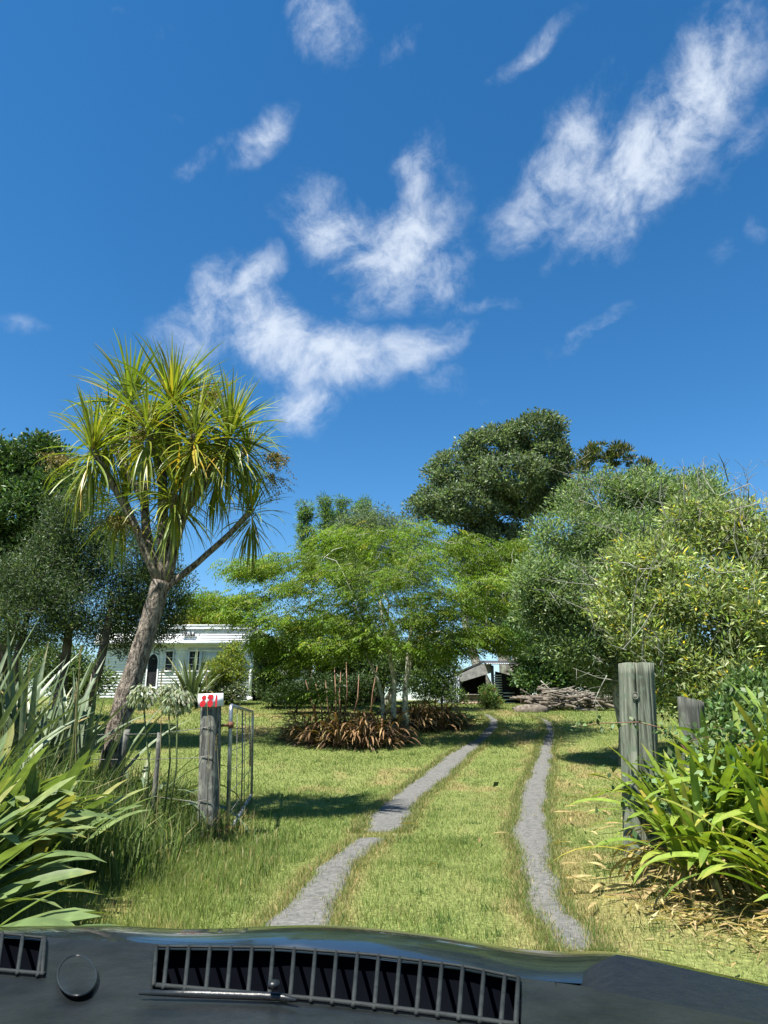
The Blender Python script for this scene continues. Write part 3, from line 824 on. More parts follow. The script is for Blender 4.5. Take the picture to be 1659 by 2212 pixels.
for k, (x, Y, lobs, lab) in enumerate([
        (1480, 15, [lobe(1420, 1480, 15, 70, 55), lobe(1500, 1470, 15, 70, 60), lobe(1560, 1490, 15, 60, 50)], 'dark green bush behind the trunks of the lichened shrub'),
        (1640, 13, [lobe(1640, 1460, 13, 90, 80), lobe(1720, 1440, 13, 90, 90)], 'dark green bush at the end of the fence behind the glossy bush'),
        (1370, 29, [lobe(1380, 1450, 29, 70, 60), lobe(1350, 1490, 29, 60, 35)], 'dark green bush between the woodpile and the pale gate post')]):
    tree('background_bush', lab, 'shrub', on_ground(x, Y), lobs, 170, 70, .36, .11, .05, [(.035, .062, .022), (.055, .09, .03), (.08, .12, .04)], None, P(x, 1500, Y), .05, bark='bark_dark', shell=.4)
for k, (x, Y, lobs, lab) in enumerate([
        (20, 24, [lobe(-20, 1400, 24, 80, 60), lobe(60, 1420, 24, 70, 50), lobe(20, 1470, 24, 100, 40)], 'shady bush under the dark evergreen behind the flax'),
        (140, 23, [lobe(130, 1440, 23, 60, 55), lobe(190, 1470, 23, 50, 40)], 'shady bush beside the left end of the white house')]):
    tree('background_bush', lab, 'shrub', on_ground(x, Y), lobs, 150, 60, .4, .12, .05, [(.035, .062, .022), (.055, .09, .03), (.08, .12, .04)], None, P(x, 1480, Y), .05, bark='bark_dark', shell=.4)


# ------------------------------------------------------------------ the lacy tree on the lawn
def lacy_tree():
    b0 = on_ground(848, 19.2)
    root = thing('kowhai_tree', 'wide lacy lime-green tree with pale lichened branches on the lawn', 'tree', b0)
    stems = [((845, 1575), (852, 1480), (838, 1390), (820, 1300), .075), ((878, 1570), (872, 1500), (884, 1400), (890, 1330), .085), ((835, 1570), (820, 1480), (790, 1400), (760, 1340), .055),
             ((868, 1572), (880, 1450), (905, 1380), (960, 1330), .06)]
    nodes, rad = [], []
    for k, st in enumerate(stems):
        Yk = 19.2 + (k - 1.5) * .25
        bx = on_ground(st[0][0], Yk)
        pts = [bx - Vector((0, 0, .1))] + [P(x, y, Yk) for x, y in st[1:-1]]
        pts = np.array([tuple(p) for p in pts])
        s = np.linspace(0, 1, 9); src = np.linspace(0, 1, len(pts))
        pp = np.stack([np.interp(s, src, pts[:, i]) for i in range(3)], 1) + rng.normal(0, .02, (9, 3)) * (s > .1)[:, None]
        rr = np.linspace(st[-1] * 1.15, st[-1] * .34, 9)
        G = Geo(); G.tube(pp, rr, 9, wob=.06); G.obj('trunk', M['bark_pale'], root)
        nodes += list(pp[4:]); rad += list(rr[4:])
    # long horizontal limbs
    tips = [(440, 1300, 0), (540, 1235, -.6), (600, 1195, .5), (520, 1330, -1.5), (660, 1190, -1), (700, 1160, .8), (760, 1135, -.4), (830, 1130, .6), (900, 1125, -.5), (960, 1150, .8), (1010, 1150, -1), (1060, 1170, .3), (1110, 1160, .9),
            (1100, 1230, -.5), (1120, 1200, .5), (1060, 1260, -1.6), (1090, 1310, -.6), (1000, 1230, 1), (1050, 1360, -1.2), (980, 1390, -1.5), (640, 1270, -2), (580, 1290, .9), (590, 1385, -1.0),
            (640, 1445, -1.0), (690, 1400, -2.2), (760, 1280, -2.3), (860, 1250, -2.6), (950, 1290, -2.4), (800, 1370, -2.5), (880, 1390, -2.4), (740, 1210, -1.8), (900, 1190, -2), (820, 1180, 1.5), (1000, 1320, 1.2), (700, 1320, 1.5),
            (600, 1340, -2.2), (1080, 1400, .2), (450, 1300, -1.0), (620, 1400, -1), (690, 1420, -1.0), (760, 1400, -1.4), (960, 1410, -1), (1040, 1385, -.8), (740, 1350, -1.5), (800, 1330, -.5), (860, 1345, 0), (720, 1345, .5), (930, 1330, .5), (880, 1295, 1), (780, 1300, 1), (960, 1365, .8), (830, 1385, 1), (900, 1340, -1.5), (1000, 1370, -1.2), (640, 1350, -1.2), (490, 1305, -.5), (545, 1225, -1.2), (560, 1205, 0), (530, 1300, -1.8), (720, 1135, .2), (1120, 1170, -.4), (1130, 1250, -.2), (665, 1495, -.6)]
    tips = [(x, y + (24 if y < 1215 else 0), max(d, -1.7)) for x, y, d in tips]
    tg = np.array([tuple(P(x, y, 19.2 + d)) for x, y, d in tips])
    G = Geo()
    npos = grow(G, nodes, rad, tg, .022, sides=6, max_r=.07)
    # sub twigs
    cl, _ = lobe_points([lobe(x, y, 19.2 + d, 52, 22, 1.0) for x, y, d in tips] + [lobe(780, 1250, 19.2, 230, 90, 1.8), lobe(960, 1290, 19.2, 130, 90, 1.6), lobe(660, 1320, 19.2, 100, 60, 1.5)], 900, .25)
    tl = [lobe(x, y, 19.2 + d, 56, 15, 1.0) for x, y, d in tips]
    cl = np.concatenate([cl[:380]] + [lobe_points([l], 14, .1)[0] for l in tl])
    np2 = grow(G, list(npos[::2]), [.02] * len(npos[::2]), cl, .009, sides=4, max_r=.022)
    G.obj('branches', M['bark_pale'], root)
    # pinnate leaves: each twig tip carries several arching fronds of hanging leaflets
    F = Geo()
    nf = len(cl) * 9
    c = np.repeat(cl, 9, 0) + rng.normal(0, 1, (nf, 3)) * np.array([.22, .22, .09])
    ctr = np.array(tuple(P(850, 1300, 19.2)))
    az = c[:, :2] - ctr[:2]; az = az / (np.linalg.norm(az, axis=1)[:, None] + .3) + rng.normal(0, .7, (nf, 2))
    az /= np.linalg.norm(az, axis=1)[:, None]
    nl = 11
    t = np.linspace(.05, 1, nl)
    Lf = rng.uniform(.22, .42, nf)
    fx = t[None] * Lf[:, None]
    fz = (.35 * t - .75 * t ** 2)[None] * Lf[:, None]
    base = c[:, None, :] + np.concatenate([az[:, None, :] * fx[..., None], fz[..., None]], -1)
    base = base.reshape(-1, 3)
    side = np.stack([-az[:, 1], az[:, 0], np.zeros(nf)], 1)
    sgn = np.tile(np.where(np.arange(nl) % 2, 1, -1), nf)[:, None]
    ld = np.repeat(side, nl, 0) * sgn * .7 + np.repeat(np.c_[az, np.zeros(nf)], nl, 0) * .4 + np.array([0, 0, -.55]) + rng.normal(0, .2, (nf * nl, 3))
    cols = pal(nf, [(.115, .185, .022), (.15, .22, .028), (.085, .145, .02), (.28, .28, .03)], [4, 3, 3, .25], .16)
    patch = (fbm(c[:, 0] * .8 + 50, c[:, 2] * 1.5 + 20, 3) - .5)[:, None]
    cols = np.clip(cols * (1 + patch * .9), .01, .5)
    F.cards(base, ld, rdir(nf * nl) * .5 + [0, 0, 1], rng.uniform(.06, .11, nf * nl), .030, np.repeat(cols, nl, 0))
    F.obj('crown', M['leaf_soft'], root, smooth_shade=False, stuff=True)


lacy_tree()


# ------------------------------------------------------------------ strap-leaved plants, leaf by leaf
def leaf_mesh(name, mat, L, W, elev, droop, prof, segs=8, fold=.2, twist=0., power=1.4):
    t = np.linspace(0, 1, segs + 1)
    ang = elev - droop * t ** power
    ds = L / segs
    x = np.concatenate([[0], np.cumsum(np.cos((ang[1:] + ang[:-1]) / 2) * ds)]); z = np.concatenate([[0], np.cumsum(np.sin((ang[1:] + ang[:-1]) / 2) * ds)])
    w = {'strap': np.sqrt(np.clip(1 - t ** 5, 0, 1)) * (.55 + .45 * np.minimum(1, t * 2.5)),
         'flax': (1 - t ** 2.6) * (.65 + .35 * np.minimum(1, t * 3)),
         'cab': np.clip(np.sin(math.pi * (t * .93 + .03)) ** .55 * (1 - .75 * t), .05, 1)}[prof] * W / 2
    w[-1] = max(w[-1], .001)
    nx_, nz_ = -np.sin(ang), np.cos(ang)
    tw = twist * t
    G = Geo(); v, c = [], []
    for i in range(segs + 1):
        for s in (-1, 0, 1):
            up = fold * w[i] * abs(s)
            sy, sz = s * w[i] * math.cos(tw[i]), s * w[i] * math.sin(tw[i])
            v.append((x[i] + nx_[i] * (up + sz), sy, z[i] + nz_[i] * (up + sz))); c.append((t[i], abs(s), 0))
    q = [(i * 3 + j, i * 3 + j + 1, (i + 1) * 3 + j + 1, (i + 1) * 3 + j) for i in range(segs) for j in range(2)]
    G.add(v, q, c=c)
    return G.mesh(name, mat)


def put_leaf(me, root, pos, az, scale=1., tilt=0., name='leaf'):
    o = bpy.data.objects.new(name, me); COL.objects.link(o)
    o.parent = root
    o.location = Vector(pos) - root.location
    o.rotation_euler = (rng.normal(0, .12), tilt, az)
    o.scale = (scale, scale, scale)
    return o


LM = dict(
    aga=leaf_object_mat('agapanthus_leaf', [(0, (.12, .20, .034)), (.35, (.175, .265, .042)), (.7, (.23, .315, .052)), (.93, (.30, .33, .06)), (1, (.40, .34, .07))], .46, .32, .34, tipamt=.45),
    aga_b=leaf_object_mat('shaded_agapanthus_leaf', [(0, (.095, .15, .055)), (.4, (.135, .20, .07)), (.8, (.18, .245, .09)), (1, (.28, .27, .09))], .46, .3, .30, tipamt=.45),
    aga_dry=leaf_object_mat('dry_leaf', [(0, (.30, .23, .10)), (.5, (.42, .34, .16)), (1, (.22, .15, .07))], .7, .2, .25, tip=(.2, .13, .06)),
    flax=leaf_object_mat('flax_leaf', [(0, (.09, .13, .07)), (.5, (.13, .18, .10)), (.93, (.19, .235, .14)), (1, (.33, .22, .04))], .42, .4, .16, tip=(.28, .20, .07), tipamt=.3),
    cab=leaf_object_mat('cabbage_tree_leaf', [(0, (.115, .16, .028)), (.4, (.165, .215, .032)), (.75, (.235, .265, .036)), (.92, (.36, .31, .035)), (1, (.42, .27, .04))], .38, .4, .30, tip=(.3, .2, .06), tipamt=.35),
    brown=leaf_object_mat('brown_strap_leaf', [(0, (.10, .055, .03)), (.35, (.21, .118, .06)), (.7, (.33, .205, .105)), (.92, (.44, .31, .16)), (1, (.16, .17, .05))], .7, .2, .2, tip=(.12, .07, .04)),
)
AGA = [leaf_mesh('agapanthus_leaf', LM['aga'], .80, .056, R(e), R(d), 'strap', 9, .16, tw) for e, d, tw in [(84, 14, .1), (77, 26, -.2), (70, 36, .2), (63, 48, -.1), (55, 60, .3), (46, 75, -.3), (34, 70, .2), (68, 115, .4)]]
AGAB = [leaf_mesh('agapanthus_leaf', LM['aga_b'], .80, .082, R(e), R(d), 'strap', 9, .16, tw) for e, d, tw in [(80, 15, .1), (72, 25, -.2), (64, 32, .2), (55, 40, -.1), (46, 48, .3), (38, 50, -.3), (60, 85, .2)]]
DRY = [leaf_mesh('dry_leaf', LM['aga_dry'], .45, .034, R(e), R(d), 'strap', 6, .5, tw) for e, d, tw in [(30, 110, 1), (-10, 60, -1.5), (15, 90, .6), (-30, 40, 1.2)]]
FLAX = [leaf_mesh('flax_blade', LM['flax'], 1.9, .105, R(e), R(d), 'flax', 9, .45, tw) for e, d, tw in [(87, 8, .1), (82, 12, -.2), (78, 18, .2), (73, 28, -.1), (66, 45, .3), (76, 40, -.3)]]
FLAXB = [leaf_mesh('flax_blade', LM['flax'], 1.5, .09, R(e), R(d), 'flax', 10, .35, tw) for e, d, tw in [(75, 60, .1), (66, 95, -.2), (58, 125, .3), (70, 145, -.4), (45, 110, .3)]]


def strap_plant(name, label, cat, base, n, meshes, r=.18, smin=.7, smax=1.15, group=None, bias=None, spread=1.0, dry=0, leafname='leaf', inner=None):
    root = thing(name, label, cat, base, group)
    for k in range(n):
        a = rng.uniform(-math.pi, math.pi)
        if bias is not None and rng.random() < .45: a = rng.normal(bias, .8)
        rr = r * math.sqrt(rng.random())
        bx, by = base[0] + rr * math.cos(a), base[1] + rr * math.sin(a)
        f = rr / r
        idx = int(np.clip(rng.normal(f * (len(meshes) - 1), 1.5), 0, len(meshes) - 1))
        put_leaf(meshes[idx], root, (bx, by, max(base[2], gz(bx, by)) - .03), a + rng.normal(0, .4), rng.uniform(smin, smax), name=leafname)
    for k in range(dry):
        a = rng.uniform(-math.pi, math.pi); rr = r * rng.uniform(.6, 1.4)
        bx, by = base[0] + rr * math.cos(a), base[1] + rr * math.sin(a)
        put_leaf(DRY[k % 4], root, (bx, by, gz(bx, by) + rng.uniform(.03, .25)), a, rng.uniform(.5, 1.0), name='dry_leaf')
    return root


# right-hand clumps
for k, (X, Y, n, dry, lab) in enumerate([
        (2.12, 5.55, 85, 70, 'bright green agapanthus with a skirt of straw leaves beside the pale gate post'),
        (2.5, 4.95, 100, 40, 'bright agapanthus with long arching leaves hanging over the mown grass'),
        (2.6, 5.7, 95, 10, 'upright bright agapanthus between the pale post and the leafy bush'),
        (3.0, 5.2, 95, 5, 'agapanthus clump at the foot of the bank behind the arching one'),
        (2.3, 5.95, 75, 30, 'agapanthus with upright leaves crossing the face of the pale gate post'),
        (2.85, 5.55, 80, 0, 'dense agapanthus under the briar leaves in the middle of the bank'),
        (2.62, 6.35, 60, 10, 'agapanthus growing tight against the back of the pale gate post'),
        (3.15, 6.0, 85, 0, 'agapanthus high on the bank in front of the grey fence post'),
        (2.85, 4.5, 75, 15, 'agapanthus with drooping leaf tips over the dark hollow by the verge')]):
    X += .16
    strap_plant('agapanthus_plant', lab, 'plant', (X, Y, gz(X, Y)), n, AGA, .30, .75, 1.2, 'agapanthus along the right bank', bias=-1.3, dry=dry)
# left foreground clumps
for k, (X, Y, n, lab) in enumerate([
        (-2.6, 4.15, 90, 'large green agapanthus with broad glossy leaves overhanging the long verge grass'),
        (-2.8, 4.8, 80, 'broad-leaved agapanthus in front of the tall weeds and flax'),
        (-2.25, 3.4, 70, 'dark agapanthus low beside the car bonnet'),
        (-3.1, 5.6, 60, 'agapanthus among long weeds below the tall flax blades'),
        (-2.6, 5.6, 35, 'smaller agapanthus at the weedy fence foot')]):
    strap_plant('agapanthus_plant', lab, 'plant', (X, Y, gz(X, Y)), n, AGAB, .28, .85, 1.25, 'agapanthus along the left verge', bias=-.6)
# tall flax on the left
for k, (X, Y, n, s, lab) in enumerate([
        (-4.5, 7.6, 42, 1.15, 'tallest flax with stiff sword blades at the left boundary'),
        (-3.75, 7.9, 40, 1.0, 'stiff upright flax in the middle of the flax row'),
        (-4.2, 8.6, 36, 1.1, 'flax standing behind the front flax row'),
        (-3.35, 8.2, 30, .95, 'flax beside the cabbage tree trunk'),
        (-3.9, 6.9, 26, .9, 'shorter flax with a few orange dead blades'),
        (-4.9, 8.4, 30, 1.2, 'flax at the far left under the dark evergreen')]):
    strap_plant('flax_plant', lab, 'flax', (X, Y, gz(X, Y)), n, FLAX, .24, .75 * s, 1.12 * s, 'tall flax plants', leafname='blade')
strap_plant('flax_plant', 'dark drooping flax bending over the wire fence beside the numbered post', 'flax', (-2.75, 8.55, gz(-2.75, 8.55)), 24, FLAXB, .18, .7, 1.05, leafname='blade')
b = on_ground(415, 27.5)
strap_plant('flax_plant', 'round flax bush growing in front of the white house wall', 'flax', b, 150, FLAX + FLAXB, .35, .8, 1.25, leafname='blade')


# brown strap-leaved mounds under the lacy tree
BR = [leaf_mesh('brown_leaf', LM['brown'], .85, .045, R(e), R(d), 'strap', 8, .3, tw) for e, d, tw in [(70, 120, .3), (60, 130, -.4), (75, 150, .2), (50, 115, .5), (80, 100, -.2), (35, 95, .4)]]


def brown_mound(label, pts, r, n, mass):
    c = np.mean(pts, 0); base = (c[0], c[1], gz(c[0], c[1]))
    root = thing('dry_strap_plant', label, 'plant', base, None)
    for k in range(n):
        p = pts[k % len(pts)]
        a = rng.uniform(-math.pi, math.pi)
        if rng.random() < .6: a = rng.normal(-1.57, .9)
        rr = r * math.sqrt(rng.random()); bx, by = p[0] + rr * math.cos(a) * 1.1, p[1] + rr * math.sin(a)
        put_leaf(BR[rng.integers(len(BR))], root, (bx, by, gz(bx, by) + rng.uniform(0, .4)), a, rng.uniform(.6, 1.15), name='leaf')
    G = Geo()
    m = mass
    k = rng.integers(0, len(pts), m); a = rng.uniform(-math.pi, math.pi, m); rr = r * 1.25 * np.sqrt(rng.random(m))
    X = np.array(pts)[k, 0] + rr * np.cos(a) * 1.1; Y = np.array(pts)[k, 1] + rr * np.sin(a)
    hz = rng.uniform(.02, .75, m) * (1.15 - (rr / (r * 1.35)) ** 2)
    pos = np.stack([X, Y, ground_h(X, Y) + hz], 1)
    d = np.stack([np.cos(a), np.sin(a), rng.uniform(-1.2, .5, m)], 1)
    G.cards(pos, d, rdir(m) * .6 + [0, 0, 1], rng.uniform(.25, .55, m), rng.uniform(.02, .04, m), pal(m, [(.10, .065, .038), (.20, .13, .075), (.31, .23, .12), (.07, .045, .03)], [3, 3, 2, 2]))
    G.obj('leaf_mass', M['leaf'], root, smooth_shade=False, stuff=True)
    return root


brown_mound('broad brown mound of dried strap leaves at the foot of the lacy tree', [(P(x, 1560, Y).x, Y) for x, Y in [(690, 18.2), (735, 17.9), (785, 17.9), (830, 18.1), (660, 18.7), (760, 18.6), (820, 18.8)]], .38, 290, 2600)
brown_mound('smaller straw-brown mound behind the lacy tree trunks towards the shed', [(P(x, 1545, Y).x, Y) for x, Y in [(900, 20.6), (935, 20.9), (960, 21.2), (890, 21.3)]], .38, 200, 1200)
strap_plant('strap_leaf_plant', 'small green and brown strap-leaved plant at the drive edge by the brown mound', 'plant', on_ground(985, 21.3), 60, [AGAB[3], AGAB[4], BR[1], AGAB[5], BR[5]], .3, .7, 1.1)


# ------------------------------------------------------------------ cabbage tree
def cabbage_tree():
    Y0 = 9.0
    b = P(225, 1650, Y0); b.z = gz(b.x, Y0)
    root = thing('cabbage_tree', 'leaning cabbage tree with furrowed trunk and spiky yellow-green leaf heads', 'tree', b)

    def path(pts, m):
        a = np.array([tuple(p) for p in pts]); s = np.linspace(0, 1, m); d = np.r_[0, np.cumsum(np.linalg.norm(np.diff(a, axis=0), axis=1))]; d /= d[-1]
        return np.stack([np.interp(s, d, a[:, i]) for i in range(3)], 1)
    tp = path([b - Vector((0, 0, .1)), P(262, 1540, Y0), P(300, 1420, Y0), P(328, 1330, Y0), P(348, 1255, Y0)], 26)
    # smooth the kinks
    for _ in range(4): tp[1:-1] = (tp[:-2] + 2 * tp[1:-1] + tp[2:]) / 4
    G = Geo(); rr = np.linspace(.145, .115, 26); rr[0] = .19; rr[1] = .16
    G.tube(tp, rr, 22, wob=.045); G.obj('trunk', M['bark_cab'], root)
    limbs = [  # pixel path, depth offset at the end, radii, leaf length, leaf count
        ([(352, 1262), (352, 1150), (350, 1040), (358, 960), (372, 868)], 0, .08, .045, 1.0, 230),
        ([(340, 1240), (318, 1180), (310, 1060), (295, 950), (280, 868)], .5, .065, .045, .95, 190),
        ([(340, 1255), (322, 1205), (285, 1120), (235, 1030), (200, 968)], -.3, .062, .042, .80, 170),
        ([(360, 1255), (390, 1120), (440, 1030), (480, 960), (496, 935)], -.35, .072, .045, .86, 200),
        ([(355, 1250), (385, 1110), (405, 1040), (428, 960), (430, 905)], .6, .06, .042, .88, 170),
        ([(352, 1275), (420, 1222), (480, 1168), (520, 1130), (546, 1098)], -.1, .046, .034, .60, 120),
        ([(340, 1230), (310, 1170), (285, 1120), (268, 1075)], .35, .055, .04, .76, 130),
        ([(352, 1190), (372, 1120), (378, 1060)], -.45, .05, .04, .78, 140),
        ([(350, 1050), (335, 980), (318, 925)], -.55, .05, .04, .80, 130),
        ([(352, 1100), (400, 1000), (420, 940)], -.6, .05, .04, .82, 140),
        ([(310, 1080), (262, 1000), (235, 930)], .3, .05, .04, .80, 120),
        ([(480, 1000), (520, 985), (535, 975)], .3, .045, .04, .66, 110),
        ([(390, 1120), (440, 1050), (470, 1010)], .45, .05, .04, .74, 110),
    ]
    heads = []
    for pts, dy, r0, r1, L, n in limbs:
        m = len(pts)
        p3 = [P(x, y, Y0 + dy * (i / (m - 1))) for i, (x, y) in enumerate(pts)]
        pp = path(p3, 12)
        for _ in range(2): pp[1:-1] = (pp[:-2] + 2 * pp[1:-1] + pp[2:]) / 4
        G = Geo(); G.tube(pp, np.linspace(r0, r1, 12), 12, wob=.06); G.obj('limb', M['bark_cab'], root)
        ax = pp[-1] - pp[-3]; heads.append((pp[-1], ax / np.linalg.norm(ax), L, n))
    variants = {}
    elevs = [85, 70, 55, 40, 22, 5, -15, -35, -58, -75]
    for i, e in enumerate(elevs):
        dr = max(9, (75 - e) * .46 + 9) if e > -20 else 24
        variants[i] = [leaf_mesh('cabbage_leaf', LM['cab'], 1.0, .056, R(e), R(dr + x), 'cab', 7, .35, tw, 1.6) for x, tw in ((-6, .3), (6, -.5), (26, .8))]
    allv = []
    for (c, ax, L, n) in heads:
        for k in range(n):
            e = rng.choice(len(elevs), p=np.array([1.0, 1.4, 1.5, 1.5, 1.5, 1.5, 1.5, 1.7, 1.9, 1.5]) / 15.0)
            a = rng.uniform(-math.pi, math.pi)
            off = -.34 * max(0, e - 3) / 6
            allv.append((c[1] + math.sin(a) * .3, c + np.array([math.cos(a) * .03, math.sin(a) * .03, off + rng.uniform(-.05, .08)]), e, a, L * rng.uniform(.72, 1.08), ax))
    allv.sort(key=lambda t: t[0])
    G = Geo()
    for i, (_, c, e, a, s, ax) in enumerate(allv):
        me = variants[e][rng.integers(3)]
        tilt = R(12) * ax[0]
        if i < 300:
            put_leaf(me, root, c, a, s, 0, 'leaf')
        else:
            co = np.empty(len(me.vertices) * 3, np.float32); me.vertices.foreach_get('co', co); co = co.reshape(-1, 3) * s
            ca, sa = math.cos(a), math.sin(a)
            v = np.stack([co[:, 0] * ca - co[:, 1] * sa, co[:, 0] * sa + co[:, 1] * ca, co[:, 2]], 1) + c
            q = [(i_ * 3 + j, i_ * 3 + j + 1, (i_ + 1) * 3 + j + 1, (i_ + 1) * 3 + j) for i_ in range(7) for j in range(2)]
            G.add(v, q, c=pal(1, [(.115, .16, .028), (.165, .215, .032), (.235, .265, .036), (.36, .31, .035)], [3, 4, 3, 1])[0])
    G.obj('leaf_mass', M['leaf'], root, stuff=True)
    # drooping seed panicles
    for x, y, dy, n in [(310, 935, -.45, 26), (600, 985, -.2, 26), (255, 1120, -.2, 22), (120, 985, -.3, 20), (455, 850, -.3, 12), (320, 890, -.4, 18), (590, 1030, 0, 16), (190, 1050, 0, 14)]:
        c = np.array(P(x, y, Y0 + dy)); G = Geo()
        for k in range(n * 2):
            d = rdir(1)[0] * np.array([1, 1, .6]) + [0, 0, -.5]; e = c + d * rng.uniform(.12, .36)
            G.tube([c, (c + e) / 2 + [0, 0, .03], e], [.003, .002, .0015], 3, (.20, .15, .06), cap=False)
            m = 14; s = rng.random((m, 1)) * .7 + .3
            p = c * (1 - s) + e * s + rng.normal(0, .014, (m, 3))
            G.cards(p, rdir(m), rdir(m), .026, .020, pal(m, [(.20, .17, .05), (.14, .11, .04), (.27, .23, .09)]))
        G.obj('seed_panicle', M['leaf'], root, smooth_shade=False)


cabbage_tree()


# ------------------------------------------------------------------ white house
def solid(name, lo, hi, mat, parent, c=None):
    return Geo().box(lo, hi, c).obj(name, M[mat], parent, smooth_shade=False)


def house():
    Y = 31.0
    xl, xr = P(215, 1450, Y).x, P(545, 1450, Y).x
    zt, zc0, zc1, zb = P(500, 1351, Y).z, P(500, 1372, Y).z, P(500, 1388, Y).z, P(500, 1511, Y).z
    root = thing('house', 'low white weatherboard house with parapet, narrow windows and number plaque', 'house', ((xl + xr) / 2, Y + 3, zb))
    w = Geo()
    w.box((xl, Y + .06, zb - .6), (xr - .03, Y + 6, zt - .12)).obj('wall_core', M['offwhite'], root, smooth_shade=False)
    solid('foundation', (xl, Y + .045, zb - .6), (xr + .06, Y + .055, zb + .06), 'offwhite', root)
    # openings
    def rect(x0, x1, y0, y1): return P(x0, y1, Y).x, P(x1, y1, Y).x, P(x0, y1, Y).z, P(x0, y0, Y).z
    wins = [rect(356, 371, 1407, 1449), rect(407, 429, 1407, 1449), rect(433, 486, 1407, 1449)]
    arch = rect(316, 337, 1413, 1475)
    # weatherboards, front and return
    bh = .118; z = zb + .06; k = 0
    while z < zc1 - .12:
        cuts = sorted([(x0 - .05, x1 + .05) for x0, x1, z0, z1 in wins + [arch] if z + bh > z0 - .05 and z < z1 + .05])
        xs, spans = xl, []
        for a, b_ in cuts:
            if a > xs: spans.append((xs, a))
            xs = max(xs, b_)
        spans.append((xs, xr - .11))
        for a, b_ in spans:
            v = [(a, Y + .05, z), (b_, Y + .05, z), (b_, Y + .004, z + .012), (a, Y + .004, z + .012), (a, Y + .035, z + bh + .006), (b_, Y + .035, z + bh + .006), (a, Y + .055, z + bh + .006), (b_, Y + .055, z + bh + .006)]
            Geo().add(v, [(0, 1, 2, 3), (3, 2, 5, 4), (4, 5, 7, 6), (0, 3, 4, 6), (1, 7, 5, 2)]).obj('weatherboard', M['white'], root, smooth_shade=False)
        z += bh; k += 1
    solid('corner_board', (xr - .11, Y - .012, zb), (xr, Y + .08, zc1 - .12), 'white', root)
    solid('corner_foot', (xr - .16, Y - .05, zb - .05), (xr + .05, Y + .1, zb + .10), 'white', root)
    # eave, parapet boards, cornice
    solid('soffit', (xl - .2, Y - .34, zc1 - .12), (xr + .15, Y + .2, zc1 - .06), 'offwhite', root)
    solid('gutter', (xl - .2, Y - .42, zc1 - .10), (xr + .18, Y - .345, zc1 + .02), 'white', root)
    hh = (zc0 - zc1) / 3
    for i in range(3):
        z0 = zc1 + .02 + i * hh
        v = [(xl - .2, Y - .33 + i * .03, z0), (xr + .15, Y - .33 + i * .03, z0), (xr + .15, Y - .30 + i * .03, z0 + hh), (xl - .2, Y - .30 + i * .03, z0 + hh), (xl - .2, Y + .1, z0 + hh), (xr + .15, Y + .1, z0 + hh), (xl - .2, Y + .1, z0), (xr + .15, Y + .1, z0)]
        Geo().add(v, [(0, 1, 2, 3), (3, 2, 5, 4), (6, 0, 3, 4), (7, 5, 2, 1), (6, 7, 1, 0)]).obj('weatherboard', M['white'], root, smooth_shade=False)
    solid('parapet', (xl - .15, Y - .20, zc0 + .02), (xr + .1, Y + .12, zt - .20), 'offwhite', root)
    solid('cornice', (xl - .2, Y - .30, zt - .198), (xr + .15, Y + .16, zt - .15), 'white', root)
    Geo().box((xl - .2, Y - .22, zt - .148), (xr + .12, Y + 6.2, zt - .05)).obj('roof', M['offwhite'], root, smooth_shade=False)
    solid('roof_edge', (xl - .22, Y - .26, zt - .048), (xr + .14, Y - .1, zt), 'white', root)
    for i, (x0, x1, z0, z1) in enumerate(wins):
        f = Geo(); t = .045
        for a, b_, c_, d_ in [(x0 - t, x0, z0 - t, z1 + t), (x1, x1 + t, z0 - t, z1 + t)]: f.box((a, Y - .03, c_), (b_, Y + .062, d_))
        f.box((x0, Y - .03, z1), (x1, Y + .062, z1 + t)); f.box((x0, Y - .05, z0 - t), (x1, Y + .062, z0))
        win = f.obj('window', M['white'], root, smooth_shade=False)
        if i == 2:
            zm = z0 + (z1 - z0) * .42
            solid('blind', (x0, Y + .02, zm), (x1, Y + .04, z1), 'blind', win); solid('pane', (x0, Y + .02, z0), (x1, Y + .04, zm), 'glass', win)
        else:
            for j in range(3):
                a, b_ = z0 + (z1 - z0) * j / 3, z0 + (z1 - z0) * (j + 1) / 3
                solid('pane', (x0, Y + .02, a + .01), (x1, Y + .04, b_ - .01), 'glass', win)
                if j: solid('glazing_bar', (x0, Y - .005, a - .01), (x1, Y + .045, a + .01), 'white', win)
    # arched porch opening
    x0, x1, z0, z1 = arch
    G = Geo(); n = 14; v, q = [], []
    rad = (x1 - x0) / 2; xc = (x0 + x1) / 2; zs = z1 - rad * 1.6
    pts = [(x0, z0 - .5)] + [(xc - rad * math.cos(math.pi * i / n), zs + rad * 1.6 * math.sin(math.pi * i / n)) for i in range(n + 1)] + [(x1, z0 - .5)]
    for (a, b_) in pts: v += [(a, Y + .03, b_), (xc, Y + .03, b_)]
    q = [(2 * i, 2 * i + 2, 2 * i + 3, 2 * i + 1) for i in range(len(pts) - 1)]
    G.add(v, q).obj('porch_opening', M['dark'], root, smooth_shade=False)
    G = Geo(); v = []
    for (a, b_) in pts:
        sx, sz = a - xc, max(0, b_ - zs)
        l = math.hypot(sx, sz) + 1e-6; v += [(a, Y - .02, b_), (a + sx / l * .05, Y - .02, b_ + sz / l * .05)]
    G.add(v, [(2 * i, 2 * i + 1, 2 * i + 3, 2 * i + 2) for i in range(len(pts) - 1)]).obj('porch_arch_trim', M['white'], root, smooth_shade=False)
    # number plaque: three grey plates with white numerals
    zp0, zp1 = P(410, 1377, Y).z, P(410, 1366.5, Y).z
